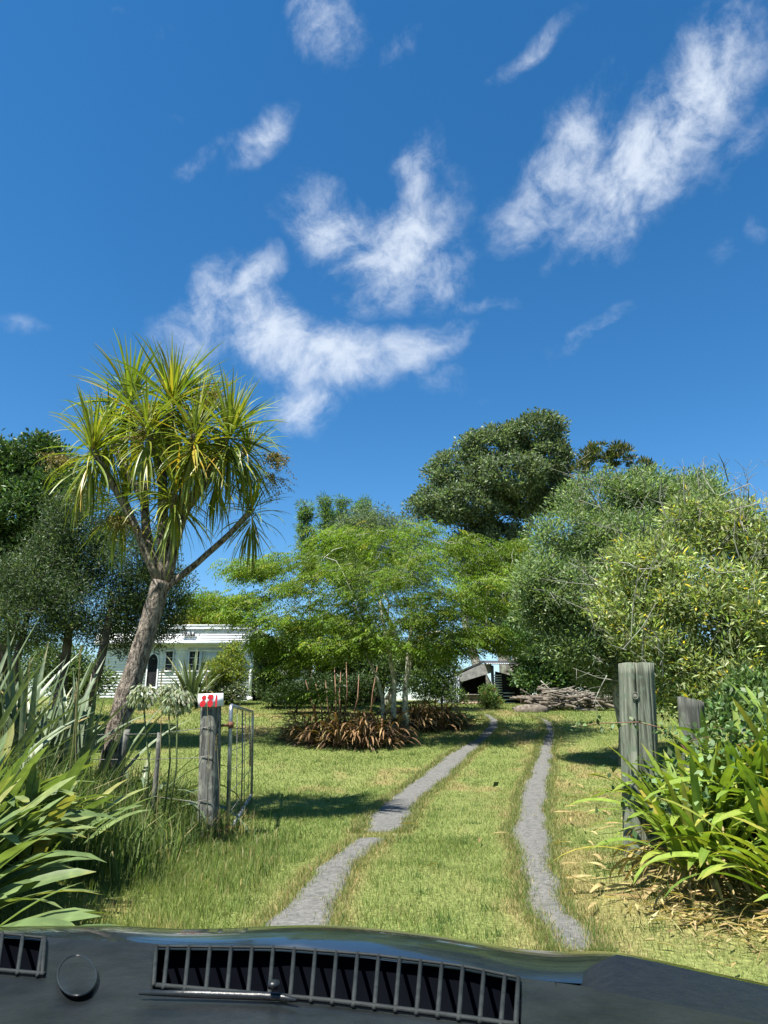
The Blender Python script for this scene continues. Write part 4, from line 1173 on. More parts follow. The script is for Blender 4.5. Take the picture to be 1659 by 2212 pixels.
    for i, ch in enumerate('881'):
        a = P(399 + 9.2 * i, 1370, Y).x; b_ = P(399 + 9.2 * i + 8.6, 1370, Y).x
        pl = solid('number_plaque', (a, Y - .375, zp0), (b_, Y - .352, zp1), 'plaque', root)
        cx, cz, hw, h2, s = (a + b_) / 2, (zp0 + zp1) / 2, (b_ - a) * .27, (zp1 - zp0) * .34, .026
        G = Geo()
        bars = [(cx - hw, cx + hw, cz + h2 - s, cz + h2), (cx - hw, cx + hw, cz - s / 2, cz + s / 2), (cx - hw, cx + hw, cz - h2, cz - h2 + s), (cx - hw, cx - hw + s, cz - h2 + s, cz - s / 2), (cx + hw - s, cx + hw, cz - h2 + s, cz - s / 2),
                (cx - hw, cx - hw + s, cz + s / 2, cz + h2 - s), (cx + hw - s, cx + hw, cz + s / 2, cz + h2 - s)] if ch == '8' else [(cx - s * .6, cx + s * .6, cz - h2, cz + h2), (cx - s * 1.6, cx - s * .6, cz + h2 - s, cz + h2)]
        for p0, p1, q0, q1 in bars: G.box((p0, Y - .384, q0), (p1, Y - .376, q1))
        G.obj('numeral', M['sign_white'], pl, smooth_shade=False)
    # dark lean-to door on the right end
    dx0, dx1 = P(547, 1480, Y).x, P(566, 1480, Y).x
    solid('side_door', (dx0, Y + .5, zb - .3), (dx1, Y + .6, P(550, 1430, Y).z), 'navy', root)
    solid('side_wall', (xr + .002, Y + .2, zb - .3), (xr + .03, Y + 5, zc1 - .14), 'dark', root)
    # green hose coiled on the wall hook
    G = Geo(); c = P(563, 1457, 30.7)
    for k in range(5):
        a = np.linspace(0, 2 * math.pi, 22); rr = .22 + .015 * k
        G.tube(np.stack([c.x + np.cos(a) * rr * .55 + .01 * k, np.full(22, c.y + .025 * k), c.z + np.sin(a) * rr * 1.25], 1), .012, 5, cap=False)
    G.tube([c + Vector((.1, 0, -.2)), c + Vector((.14, 0, -.7)), c + Vector((.16, 0, -1.15))], .012, 5)
    h = G.obj('garden_hose', M['hose']); tag(h, 'green garden hose coiled beside the dark side door of the white house', 'hose'); recentre(h)
    post = Geo().tube([P(566, 1460, 30.8) + Vector((0, .06, .25)), (P(566, 1460, 30.8).x, 30.86, gz(-5, 30.8) - .1)], .035, 8).obj('hose_post', M['wood_grey'])
    tag(post, 'slim grey post holding the green hose coil', 'post'); recentre(post)


house()

# shrubs round the house
def bush(name, label, x, Y, lobes, n, per, rad, L, W, cols, wts=None, leafm='leaf', bark='bark_dark', **kw):
    return tree(name, label, 'shrub', on_ground(x, Y), lobes, n, per, rad, L, W, cols, wts, P(x, lobes[0][0].z and 1480, Y), .04, bark=bark, leafm=leafm, **kw)


bush('yellow_shrub', 'yellow-green shrub with small leaves in front of the house corner', 490, 28.5, [lobe(478, 1440, 28.5, 30, 35), lobe(510, 1455, 28.5, 30, 35), lobe(470, 1475, 28.5, 26, 25), lobe(500, 1410, 28.6, 30, 25)], 120, 75, .2, .09, .045,
     [(.20, .22, .03), (.13, .17, .03), (.08, .12, .03)], shell=.4)
bush('white_flowered_shrub', 'low dark shrub dotted with white blooms below the yellow-green shrub', 500, 28.2, [lobe(505, 1498, 28.2, 32, 20), lobe(480, 1502, 28.2, 24, 16)], 60, 60, .18, .08, .05,
     [(.03, .05, .02), (.05, .08, .03), (.5, .52, .48)], [4, 4, 2.2], shell=.4)
bush('dark_shrub', 'dark shady shrub beside the green hose', 590, 27, [lobe(575, 1440, 27, 26, 50), lobe(600, 1490, 27, 40, 28), lobe(625, 1420, 27, 45, 30), lobe(570, 1400, 26.5, 40, 30)], 260, 70, .28, .10, .05,
     [(.025, .045, .016), (.045, .075, .025), (.07, .11, .035)], [3, 3, 1], leafm='leaf_waxy', shell=.45)
bush('dark_hedge_shrub', 'wide low dark shrub under the lacy tree beside the pale caravan', 640, 25, [lobe(640, 1500, 25, 60, 20), lobe(700, 1490, 25, 50, 28), lobe(760, 1490, 24.5, 60, 30)], 240, 70, .28, .09, .045,
     [(.022, .04, .016), (.04, .065, .022)], leafm='leaf_waxy', shell=.3)
bush('tall_back_shrub', 'tall mid-green shrub thicket behind the lacy tree towards the caravan', 720, 26.5, [lobe(700, 1380, 26.5, 90, 45), lobe(790, 1400, 26, 70, 55), lobe(640, 1385, 27, 45, 35), lobe(840, 1440, 25.5, 50, 60)], 420, 75, .35, .11, .05,
     [(.035, .065, .022), (.06, .10, .03), (.085, .13, .04)], [3, 3, 1.5], shell=.45)
bush('leafy_thicket', 'dark-stemmed leafy thicket beside the shed and small brown mound', 945, 23.5, [lobe(930, 1410, 23.5, 50, 45), lobe(960, 1465, 23.5, 32, 45), lobe(915, 1480, 23, 35, 40), lobe(890, 1420, 24, 40, 50), lobe(980, 1510, 22.6, 22, 18)], 300, 55, .26, .10, .045,
     [(.05, .085, .025), (.08, .125, .035), (.035, .06, .02)], shell=.35, nbranch=160)
bush('flowering_shrub', 'small reddish-tipped green shrub in front of the dark shed opening', 1052, 27.5, [lobe(1055, 1505, 27.5, 20, 24), lobe(1065, 1515, 27.3, 18, 16)], 60, 60, .18, .08, .035,
     [(.07, .12, .03), (.10, .15, .04), (.25, .08, .04)], [4, 4, .6], shell=.3)
# reddish bare stems
for k, (x, y0, x1, y1) in enumerate([(700, 1528, 682, 1478), (715, 1528, 703, 1470), (728, 1525, 722, 1440), (738, 1530, 736, 1450), (745, 1525, 748, 1430), (760, 1525, 775, 1460), (800, 1520, 815, 1440), (690, 1520, 660, 1470)]):
    Yk = 21.8 + .2 * k; a = on_ground(x, Yk); b = P(x1, y1, Yk)
    o = Geo().tube([a - Vector((0, 0, .05)), (a + b) / 2 + Vector((rng.normal(0, .05), 0, 0)), b], [.028, .022, .012], 6).obj('bare_stem', M['stem_red'])
    tag(o, 'reddish bare stem standing behind the brown leaf mound', 'stem', 'bare reddish stems behind the brown mound'); recentre(o)


# pale caravan under the trees
def caravan():
    Y = 29; c = P(625, 1465, Y); w, h, d = px(38, Y), px(36, Y), 3.2
    z0 = gz(c.x, Y)
    root = thing('caravan', 'pale green caravan half hidden by shrubs under the lacy tree', 'caravan', (c.x, Y, z0))
    prof = []
    for i in range(20):
        a = 2 * math.pi * i / 20; e = .45
        prof.append((c.x + w * np.sign(math.cos(a)) * abs(math.cos(a)) ** e, c.z + h * np.sign(math.sin(a)) * abs(math.sin(a)) ** e))
    v = [(x, Y, z) for x, z in prof] + [(x, Y + d, z) for x, z in prof] + [(c.x, Y - .02, c.z)]
    G = Geo().add(v, [(i, (i + 1) % 20, 20 + (i + 1) % 20, 20 + i) for i in range(20)], [(40, (i + 1) % 20, i) for i in range(20)])
    G.obj('body', M['caravan'], root, smooth_shade=False)
    solid('roof_trim', (c.x - w * .8, Y - .05, c.z + h - .03), (c.x + w * .8, Y + d, c.z + h + .06), 'white', root)
    solid('window', (c.x - w * .6, Y - .05, c.z + h * .05), (c.x + w * .55, Y - .025, c.z + h * .6), 'blind', root)
    solid('skirt', (c.x - w * .9, Y + .1, z0), (c.x + w * .9, Y + d - .1, c.z - h * .9), 'dark', root)


caravan()
# dark carport behind the stems
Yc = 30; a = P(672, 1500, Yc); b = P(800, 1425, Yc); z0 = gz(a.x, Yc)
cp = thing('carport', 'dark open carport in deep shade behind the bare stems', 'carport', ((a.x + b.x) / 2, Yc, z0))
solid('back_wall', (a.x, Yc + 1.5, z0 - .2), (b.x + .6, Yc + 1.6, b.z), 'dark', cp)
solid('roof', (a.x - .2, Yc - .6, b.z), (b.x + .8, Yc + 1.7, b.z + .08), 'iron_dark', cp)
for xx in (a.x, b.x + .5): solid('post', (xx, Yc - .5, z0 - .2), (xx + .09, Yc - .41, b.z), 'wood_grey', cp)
bx = P(715, 1476, Yc - .2)
o = Geo().box((bx.x - .28, Yc - .1, gz(bx.x, Yc) - .05), (bx.x + .32, Yc + .25, bx.z + .10)).obj('white_cabinet', M['white'], smooth_shade=False)
tag(o, 'white box seen between bare stems under the dark carport', 'box'); recentre(o)


# ------------------------------------------------------------------ open shed
def shed():
    Y = 31
    root = thing('shed', 'dark open-fronted shed with pale sloping fascia and corrugated side', 'shed', (P(1040, 1530, Y).x, Y, gz(4, Y)))
    def V(x, y, dy=0): return tuple(P(x, y, Y) + Vector((0, dy, 0)))
    z0 = gz(4, Y) - .2
    def panel(name, pts, thick, mat):
        f = [V(*p) for p in pts]; bk = [(x, y + thick, z) for x, y, z in f]; n = len(f)
        G = Geo(); G.add(f + bk, [(i, (i + 1) % n, n + (i + 1) % n, n + i) for i in range(n)])
        G.add(f + bk, t=[(0, i, i + 1) for i in range(1, n - 1)] + [(n, n + i + 1, n + i) for i in range(1, n - 1)])
        return G.obj(name, M[mat], root, smooth_shade=False)
    panel('fascia', [(968, 1474), (1000, 1472), (1062, 1453), (1062, 1434), (1048, 1432), (985, 1458)], .08, 'shed_board')
    panel('roof_ridge', [(965, 1470), (985, 1456), (1048, 1430), (1046, 1427), (983, 1452)], 3, 'iron_dark')
    # corrugated side wall, rib by rib
    x0, x1 = P(944, 1500, Y).x, P(993, 1500, Y).x; zt = P(960, 1466, Y).z; n = 12
    for i in range(n):
        a0 = x0 + (x1 - x0) * i / n; wd = (x1 - x0) / n
        xs = np.linspace(a0, a0 + wd, 5); ys = Y - .15 - .035 * np.sin(np.linspace(0, math.pi, 5))
        v = [(x, y, z0) for x, y in zip(xs, ys)] + [(x, y, zt + (x - x0) * .10) for x, y in zip(xs, ys)]
        Geo().add(v, [(k, k + 1, 6 + k, 5 + k) for k in range(4)]).obj('corrugated_sheet', M['iron'], root)
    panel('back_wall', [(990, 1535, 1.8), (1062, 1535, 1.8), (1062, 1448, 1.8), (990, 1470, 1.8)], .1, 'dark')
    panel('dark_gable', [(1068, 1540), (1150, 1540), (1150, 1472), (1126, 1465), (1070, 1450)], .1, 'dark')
    solid('post', (P(1062, 1500, Y).x, Y - .12, z0), (P(1068, 1500, Y).x, Y - .02, P(1060, 1438, Y).z), 'wood_grey', root)
    solid('end_post', (P(992, 1500, Y).x, Y - .1, z0), (P(996, 1500, Y).x, Y - .02, P(990, 1470, Y).z), 'bark_dark', root)
    # overhanging roof sheet with scalloped light edge
    e0, e1 = P(1046, 1438, Y), P(1094, 1439, Y)
    v = [(e0.x, Y - .9, e0.z), (e1.x + .4, Y - .9, e1.z), (e1.x + .4, Y + 2, e1.z + .35), (e0.x, Y + 2, e0.z + .35), (e0.x, Y - .9, e0.z + .03), (e1.x + .4, Y - .9, e1.z + .03), (e1.x + .4, Y + 2, e1.z + .38), (e0.x, Y + 2, e0.z + .38)]
    Geo().add(v, [(0, 3, 2, 1), (4, 5, 6, 7), (0, 1, 5, 4), (1, 2, 6, 5), (2, 3, 7, 6), (3, 0, 4, 7)]).obj('porch_roof', M['iron_dark'], root, smooth_shade=False)
    for i in range(12):
        xx = e0.x + (e1.x - e0.x) * (i + .2) / 12
        Geo().tube([(xx, Y - .93, e0.z + .012), (xx, Y - .6, e0.z + .03)], .026, 6).obj('roof_rib', M['iron'], root)
    # slatted rack
    for i in range(9):
        zz = P(1070, 1459 + i * 5.2, Y).z
        solid('slat', (P(1065, 1480, Y).x, Y - .22, zz - .025), (P(1083, 1480, Y).x, Y - .17, zz + .018), 'iron', root)
    for i in range(5):
        zz = P(1070, 1497 + i * 7, Y).z
        solid('slat', (P(1085, 1500, Y).x, Y - .22, zz - .02), (P(1110, 1500, Y).x, Y - .17, zz + .012), 'iron', root)
    tr = thing('brick_trough', 'low brick trough standing at the shed opening', 'trough', (P(1017, 1520, 30.3).x, 30.3, gz(3.6, 30.3)))
    for r_ in range(3):
        for k in range(6):
            xx = P(996, 1520, 30.3).x + k * .145 + (.07 if r_ % 2 else 0)
            solid('brick', (xx, 30.2, gz(3.6, 30.3) - .02 + r_ * .125), (xx + .135, 30.4, gz(3.6, 30.3) + .10 + r_ * .125), 'brick', tr)
    solid('cap_board', (P(992, 1520, 30.3).x, 30.12, gz(3.6, 30.3) + .36), (P(1042, 1520, 30.3).x, 30.5, gz(3.6, 30.3) + .40), 'wood_grey', tr)


shed()

# ------------------------------------------------------------------ woodpile
for k in range(90):
    Yk = rng.uniform(26.2, 27.6)
    fx = rng.random(); x = 1135 + fx * 185
    hmax = .28 + .58 * math.sin(math.pi * min(1, .12 + fx * .8))
    X = P(x, 1520, Yk).x; z = gz(X, Yk) + rng.uniform(.03, 1) * hmax * (1 - (27.6 - Yk) * .25)
    a = rng.normal(0, .6); L = rng.uniform(.25, .75); el = rng.normal(0, .2)
    d = Vector((math.cos(a), math.sin(a), el)).normalized() * L
    c = Vector((X, Yk, z)); r_ = rng.uniform(.025, .065)
    mid = c + Vector((rng.normal(0, .03), rng.normal(0, .03), rng.normal(0, .03)))
    o = Geo().tube([c - d, mid, c + d], [r_, r_ * .95, r_ * .8], 8, wob=.08).obj('firewood_log', M['log'])
    tag(o, 'weathered grey log in the heaped woodpile beside the drive', 'log', 'logs of the woodpile'); recentre(o)
for k in range(34):
    Yk = rng.uniform(26.3, 27.6); x = rng.uniform(1170, 1330); X = P(x, 1500, Yk).x
    c = Vector((X, Yk, gz(X, Yk) + rng.uniform(.35, .85))); a = rng.uniform(0, 6.28); L = rng.uniform(.3, .8)
    d = Vector((math.cos(a), math.sin(a) * .5, rng.normal(.15, .3))) * L
    o = Geo().tube([c - d * .6, c + Vector((0, 0, rng.normal(0, .05))), c + d], [.022, .016, .007], 5).obj('dry_branch', M['twig'])
    tag(o, 'thin dry branch thrown on top of the heaped woodpile', 'branch', 'branches on the woodpile'); recentre(o)
c = on_ground(1146, 25.9)
G = Geo(); n = 12
pr = [(.55, 0), (.6, .12), (.5, .24), (.25, .3), (0, .31)]
v = [(c.x + r_ * math.cos(2 * math.pi * i / n) * 1.0 * (1 + rng.normal(0, .08)), c.y + r_ * math.sin(2 * math.pi * i / n) * .6, c.z - .05 + z) for r_, z in pr for i in range(n)]
o = G.add(v, [(j * n + i, j * n + (i + 1) % n, (j + 1) * n + (i + 1) % n, (j + 1) * n + i) for j in range(4) for i in range(n)]).obj('boulder', M['log'])
tag(o, 'pale rounded stone at the shed end of the woodpile', 'stone'); recentre(o)


# ------------------------------------------------------------------ posts, fence and gate
def wood_post(name, label, base, top, r, mat, cracks=9, flat=0., cat='post', slant=0.):
    base, top = np.array(tuple(base)), np.array(tuple(top)); n, s = 18, 132
    ang = np.arange(s) * 2 * math.pi / s
    cr = [(rng.uniform(0, 6.28), rng.uniform(.25, 1), rng.uniform(.02, .075), rng.uniform(.3, 1)) for _ in range(cracks)]
    v = []
    for i in range(n + 1):
        f = i / n; c = base * (1 - f) + top * f
        rr = r * (1.03 - .06 * f) * (1 + .02 * np.sin(ang * 3 + 1) + .012 * np.sin(ang * 7 + f * 2))
        for a0, frac, dp, wd in cr:
            da = np.abs((ang - a0 - .06 * math.sin(f * 5 + a0) + math.pi) % (2 * math.pi) - math.pi)
            amt = smooth(1 - frac, 1 - frac * .6, f)
            rr = rr * (1 - dp * amt * np.exp(-(da / .042) ** 2) * 2.2)
        x = np.cos(ang) * rr; y = np.sin(ang) * rr
        if flat: y = np.maximum(y, -r * (1 - flat))
        dz = (slant * np.cos(ang) * r + rng.normal(0, .003, s)) if i == n else 0
        v.append(np.stack([c[0] + x, c[1] + y, np.full(s, c[2]) + dz], 1))
    v = np.concatenate(v); vt = len(v)
    # slightly domed, cracked top
    ring = v[-s:]; inner = ring * .5 + top * .5 + [0, 0, .004]
    v = np.concatenate([v, inner, [top + [0, 0, .006]]])
    q = [(i * s + j, i * s + (j + 1) % s, (i + 1) * s + (j + 1) % s, (i + 1) * s + j) for i in range(n) for j in range(s)]
    q += [(n * s + j, n * s + (j + 1) % s, vt + (j + 1) % s, vt + j) for j in range(s)]
    t = [(vt + s, vt + j, vt + (j + 1) % s) for j in range(s)]
    o = Geo().add(v, q, t).obj(name, M[mat]); tag(o, label, cat); recentre(o)
    return o


YP = 8.1
pb = P(450, 1812, YP); pt = P(456, 1507, YP)
wood_post('gate_post', 'dark weathered round gate post carrying the red number sign', (pb.x, YP, gz(pb.x, YP) - .15), (pt.x, YP, pt.z), .115, 'post_dark', 12, .12)
# the sign: white board with hand-painted red 881
sy = YP - .135
cs = [P(428, 1499, sy), P(482, 1497, sy), P(482.5, 1525, sy), P(427.5, 1528, sy)]
G = Geo(); f = [tuple(c) for c in cs]; bk = [(x, y + .012, z) for x, y, z in f]
sign = G.add(f + bk, [(3, 2, 1, 0), (4, 5, 6, 7), (0, 1, 5, 4), (1, 2, 6, 5), (2, 3, 7, 6), (3, 0, 4, 7)]).obj('number_sign', M['sign_white'], smooth_shade=False)
tag(sign, 'small white board hand-painted with red number 881 on the dark post', 'sign')
sw, sh = cs[1].x - cs[0].x, cs[0].z - cs[3].z
def s_at(u, w): return (cs[0].x + sw * u, sy - .003, cs[0].z - sh * w - .002 * u)
def blob(parts):
    G = Geo()
    for kk, (cu, cw, ru, rw, tilt, rough) in enumerate(parts):
        n = 26; v = []
        for i in range(n):
            a = 2 * math.pi * i / n; k = 1 + rng.normal(0, rough)
            du, dw = math.cos(a) * ru * k, math.sin(a) * rw * k
            x, y, z = s_at(cu + du + dw * tilt, cw + dw); v.append((x, y - .0008 * kk, z))
        ctr = s_at(cu, cw); v.append((ctr[0], ctr[1] - .0008 * kk, ctr[2]))
        G.add(v, t=[(n, i, (i + 1) % n) for i in range(n)])
    return G.obj('painted_numeral', M['red'], sign, smooth_shade=False)
blob([(.25, .27, .088, .19, -.05, .04), (.21, .73, .118, .25, -.12, .05)])
blob([(.475, .15, .07, .12, .0, .05), (.555, .15, .07, .13, .0, .05), (.515, .27, .115, .16, 0, .05), (.51, .70, .112, .26, 0, .08)])
G = Geo(); G.add([s_at(.715, .06), s_at(.775, .07), s_at(.785, .5), s_at(.775, .96), s_at(.72, .97), s_at(.705, .5)], [(0, 5, 2, 1), (5, 4, 3, 2)]).obj('painted_numeral', M['red'], sign, smooth_shade=False)

YR = 6.5
rb, rt = P(1388, 1845, YR), P(1374, 1434, YR)
rp = wood_post('gate_post', 'thick pale green treated gate post rising out of the agapanthus', (rb.x, YR, gz(rb.x, YR) - .2), (rt.x, YR, rt.z), .157, 'post_green', 16, .1)
# knot on the pale post
kc = P(1372, 1503, YR - .148)
for nm, r0, r1, m_ in (('knot_ring', .026, .012, 'post_green'), ('knot', .016, .016, 'wood_grey')):
    a = np.linspace(0, 2 * math.pi, 20)
    if nm == 'knot_ring': o = Geo().tube(np.stack([kc.x + np.cos(a) * r0, np.full(20, YR - .149), kc.z + np.sin(a) * r0 * 1.1], 1), .006, 6, cap=False)
    else:
        o = Geo().add([(kc.x + math.cos(t_) * r0, YR - .150, kc.z + math.sin(t_) * r0) for t_ in a[:-1]] + [(kc.x, YR - .154, kc.z)], t=[(19, i, (i + 1) % 19) for i in range(19)])
    o = o.obj(nm, M[m_]); o.parent = rp; o.location = -rp.location
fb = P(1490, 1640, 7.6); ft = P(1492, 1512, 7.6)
wood_post('fence_post', 'old grey fence post half hidden behind the agapanthus on the bank', (fb.x, 7.6, gz(fb.x, 7.6) - .1), (ft.x, 7.6, ft.z), .13, 'post_shaded', 12, .1, slant=-.25)


def gate():
    Yn, Yf = 8.15, 11.9
    n_t, n_b, f_t, f_b = P(499, 1524, Yn), P(491, 1815, Yn), P(546, 1538, Yf), P(543, 1722, Yf)
    n_b2 = P(496, 1797, Yn); n_b.z = max(n_b.z, gz(n_b.x, Yn) + .01); f_b.z = max(f_b.z, gz(f_b.x, Yf) + .04)
    root = thing('farm_gate', 'galvanised pipe farm gate with wire mesh swung open onto the lawn', 'gate', (n_b.x, Yn, gz(n_b.x, Yn)))
    def L(a, b_, t): return a * (1 - t) + b_ * t
    r_ = .021
    # rounded top corners
    def corner(a, b_, c_, rad=.09, n=6):
        u, w = (a - b_).normalized(), (c_ - b_).normalized()
        p0, p2 = b_ + u * rad, b_ + w * rad
        return [p0 * (1 - t) ** 2 + b_ * 2 * t * (1 - t) + p2 * t * t for t in np.linspace(0, 1, n)]
    Geo().tube([n_b] + corner(n_b, n_t, f_t), r_ * 1.1, 12).obj('hinge_stile', M['galv'], root)
    ct = corner(n_b, n_t, f_t); cf = corner(n_t, f_t, f_b)
    Geo().tube([ct[-1]] + cf[:1], r_, 12).obj('top_rail', M['galv'], root)
    Geo().tube(cf + [f_b], r_, 12).obj('latch_stile', M['galv'], root)
    Geo().tube([n_b2, f_b], r_, 12).obj('bottom_rail', M['galv'], root)
    for t in np.linspace(.04, .97, 9):
        c = L(n_b2, f_b, t); d = (f_b - n_b2).normalized() * .03
        Geo().tube([c - d, c + d], r_ * 1.18, 10).obj('rail_clip', M['wire'], root)
    for t in (.22, .42, .58, .78):
        a, b_ = L(n_b2, f_b, t), L(n_t, f_t, t)
        Geo().tube([a, L(a, b_, .5) + Vector((rng.normal(0, .008), 0, 0)), b_], .0045 if t != .42 else .009, 5).obj('mesh_wire', M['wire'], root)
    for t in (.16, .32, .48, .64, .82):
        a, b_ = L(n_b, n_t, t), L(f_b, f_t, t)
        Geo().tube([a, L(a, b_, .5) + Vector((0, 0, rng.normal(-.012, .01))), b_], .0042, 5).obj('mesh_wire', M['wire'], root)
    for y in (1566, 1792):
        a = P(470, y + 2, YP - .02); b_ = P(499, y, Yn)
        Geo().tube([a, b_], .014, 8).obj('hinge_strap', M['rust'], root)
        Geo().tube([b_ - Vector((0, 0, .035)), b_ + Vector((0, 0, .035))], .03, 10).obj('hinge_collar', M['rust'], root)
    # chain looped down the latch stile
    G = Geo()
    for i in range(16):
        c = L(f_t, f_b, .38 + i * .018) + Vector((-.028, -.02, 0)); a = np.linspace(0, 2 * math.pi, 9)
        ox = np.cos(a) * .010; oz = np.sin(a) * .02
        G.tube(np.stack([c.x + (ox if i % 2 else ox * .1), c.y + (ox * .1 if i % 2 else ox), c.z + oz], 1), .004, 5, cap=False)
    G.obj('chain', M['rust'], root)


gate()
# fence battens and wires running left from the numbered post
fence = []
for k, (x0, y0, x1, y1, Yb, lab) in enumerate([(330, 1760, 345, 1585, 8.3, 'slim leaning fence batten among weeds beside the numbered post'), (250, 1720, 272, 1575, 8.45, 'grey split fence batten beside the cabbage tree trunk')]):
    a, b = P(x0, y0, Yb), P(x1, y1, Yb); w = .022 if k == 0 else .04
    G = Geo(); m_ = 8; v = []
    for i in range(m_ + 1):
        f = i / m_; c = Vector((a.x, Yb, gz(a.x, Yb) - .1)) * (1 - f) + b * f
        ww = w * (1 + rng.normal(0, .08))
        v += [(c.x - ww, c.y - w * .7, c.z + (rng.normal(0, .02) if i == m_ else 0)), (c.x + ww, c.y - w * .7, c.z + (rng.normal(0, .02) if i == m_ else 0)), (c.x + ww, c.y + w * .7, c.z), (c.x - ww, c.y + w * .7, c.z)]
    q = [(i * 4 + j, i * 4 + (j + 1) % 4, (i + 1) * 4 + (j + 1) % 4, (i + 1) * 4 + j) for i in range(m_) for j in range(4)] + [(m_ * 4, m_ * 4 + 1, m_ * 4 + 2, m_ * 4 + 3)]
    o = G.add(v, q).obj('fence_batten', M['post_dark'], smooth_shade=False); tag(o, lab, 'batten'); recentre(o)
for k, (z0, z1, lab) in enumerate([(1.12, 1.05, 'top barbed fence wire tied to the numbered post'), (.82, .78, 'middle fence wire tied to the numbered post'), (.38, .40, 'lowest fence wire tied to the numbered post')]):
    pts = [(-5.2, 8.9, z1 - .05), (-3.6, 8.62, z1 - .02), (-2.55, 8.3, z1), (-2.0, YP - .1, z0 - .01), (pb.x + .02, YP - .125, z0 + .02)]
    G = Geo(); G.tube(pts, .0035, 5)
    if k == 0:
        for i in range(22):
            t = rng.uniform(0, 3.9); i0 = int(t); p = np.array(pts[i0]) * (1 - t + i0) + np.array(pts[i0 + 1]) * (t - i0)
            d = rdir(1)[0] * .02; G.tube([p - d, p + d], .002, 3)
    o = G.obj('fence_wire', M['wire']); tag(o, lab, 'wire'); recentre(o)


# agapanthus seed heads on stalks
def seed_head(label, x, y, Y, r_, sx):
    c = P(x, y, Y); b = Vector((c.x + sx, Y + .1, gz(c.x + sx, Y + .1)))
    root = thing('agapanthus_seed_head', label, 'flower head', b)
    Geo().tube([b, (b + c) / 2 + Vector((.05, 0, .05)), c], [.010, .009, .008], 6, (.12, .16, .06)).obj('stalk', M['leaf'], root)
    G = Geo(); n = 210
    d = rdir(n); d[:, 2] = d[:, 2] * .85
    e = np.array(c) + d * r_ * rng.uniform(.65, 1, (n, 1))
    for i in range(0, n, 2): G.tube([c, e[i]], [.0022, .0018], 3, (.17, .20, .10), cap=False)
    ld = d * .5 + [0, 0, -.9] + rng.normal(0, .15, (n, 3))
    for off in (0, 1.5): G.cards(e, ld, np.cross(ld, [math.cos(off), math.sin(off), .1]), .06 * r_ / .15, .022, pal(n, [(.34, .38, .26), (.26, .31, .18), (.44, .46, .36)]))
    G.obj('seed_pods', M['leaf_soft'], root, smooth_shade=False)
    return root


seed_head('pale drooping agapanthus seed head against the cabbage tree trunk', 308, 1500, 7.2, .145, .12)
sh_ = seed_head('full pale agapanthus seed head between trunk and numbered post', 384, 1512, 7.25, .155, -.05)
seed_head('smaller pale seed head touching the full one near the numbered post', 364, 1492, 7.4, .10, .02)


# ------------------------------------------------------------------ tall weeds, verge grass, litter
def weeds():
    G = Geo()
    n = 15000
    X, Y = rng.uniform(-5.0, -1.55, n), rng.uniform(5.6, 9.6, n)
    keep = (X < -1.75 - .35 * (Y - 6.5).clip(0) * .2) & (rng.random(n) < smooth(-1.6, -2.4, X) + .12)
    X, Y = X[keep], Y[keep]; n = len(X)
    h = rng.uniform(.2, .9, n) * (.6 + .6 * smooth(-2.0, -3.2, X))
    blades(G, X, Y, h, rng.uniform(.004, .009, n), pal(n, [(.095, .145, .040), (.13, .18, .05), (.065, .105, .03), (.34, .30, .15)], [4, 3, 2, .7]), .42, two=True)
    # around the post foot
    n = 900; a = rng.uniform(0, 6.28, n); rr = np.abs(rng.normal(0, .22, n)) + .08
    blades(G, pb.x + rr * np.cos(a), YP + rr * np.sin(a), rng.uniform(.1, .42, n), .004, pal(n, [(.10, .145, .04), (.30, .26, .12)], [3, 1]), .5, two=True)
    n = 1200
    X, Y = rng.uniform(-1.95, -.9, n), rng.uniform(5.6, 8.4, n)
    blades(G, X, Y, rng.uniform(.06, .2, n), .004, pal(n, [(.10, .145, .04), (.30, .26, .12)], [4, 1]), .6, two=True)
    o = G.obj('tall_weeds', M['grass'], stuff=True); tag(o, 'long weedy grass along the wire fence and flax', 'grass')
    G = Geo()
    for x, y0, x1, y1, Y in [(345, 1700, 350, 1450, 7.0), (150, 1650, 175, 1400, 6.6), (170, 1680, 165, 1480, 6.5), (448, 1800, 446, 1440, 7.7), (60, 1560, 66, 1420, 6.8), (475, 1780, 468, 1590, 7.8)]:
        a, b = P(x, y0, Y), P(x1, y1, Y); a.z = gz(a.x, Y)
        G.tube([a, (a + b) / 2 + Vector((.02, 0, 0)), b], [.004, .003, .0025], 4, (.36, .31, .16), cap=False)
        m_ = 40; s = rng.random((m_, 1)) * .16
        G.cards(np.array(b) - np.array([0, 0, 1]) * s, rdir(m_) * .4 + [0, 0, 1], rdir(m_), .03, .008, pal(m_, [(.36, .29, .15), (.28, .23, .12)]))
    o = G.obj('seeding_grass_stalks', M['grass'], stuff=True); tag(o, 'thin straw-coloured seeding grass stalks above the weeds', 'grass')


weeds()
# fallen strap leaves
FL = [leaf_mesh('fallen_leaf', LM['aga_dry'], .30, .030, R(e), R(d), 'strap', 6, .3, tw) for e, d, tw in [(8, 18, .6), (4, 10, -.9), (14, 40, 1.2)]]
spots = [(1060, 1812), (1035, 1830), (950, 1880), (1290, 1965), (1310, 1950), (1150, 1770), (1240, 1700), (905, 1790)]
spots += [(rng.uniform(1215, 1370), rng.uniform(1690, 1960)) for _ in range(46)]
for x, y in spots:
    p = GP(x, y); o = bpy.data.objects.new('fallen_leaf', FL[rng.integers(3)]); COL.objects.link(o)
    o.location = p + Vector((0, 0, .045)); o.rotation_euler = (rng.normal(0, .2), rng.normal(0, .1), rng.uniform(0, 6.28)); s = rng.uniform(.35, 1.05); o.scale = (s, s, s)
    tag(o, 'dry yellow strap leaf lying on the mown grass', 'leaf', 'fallen strap leaves on the lawn')
G = Geo(); n = 1200
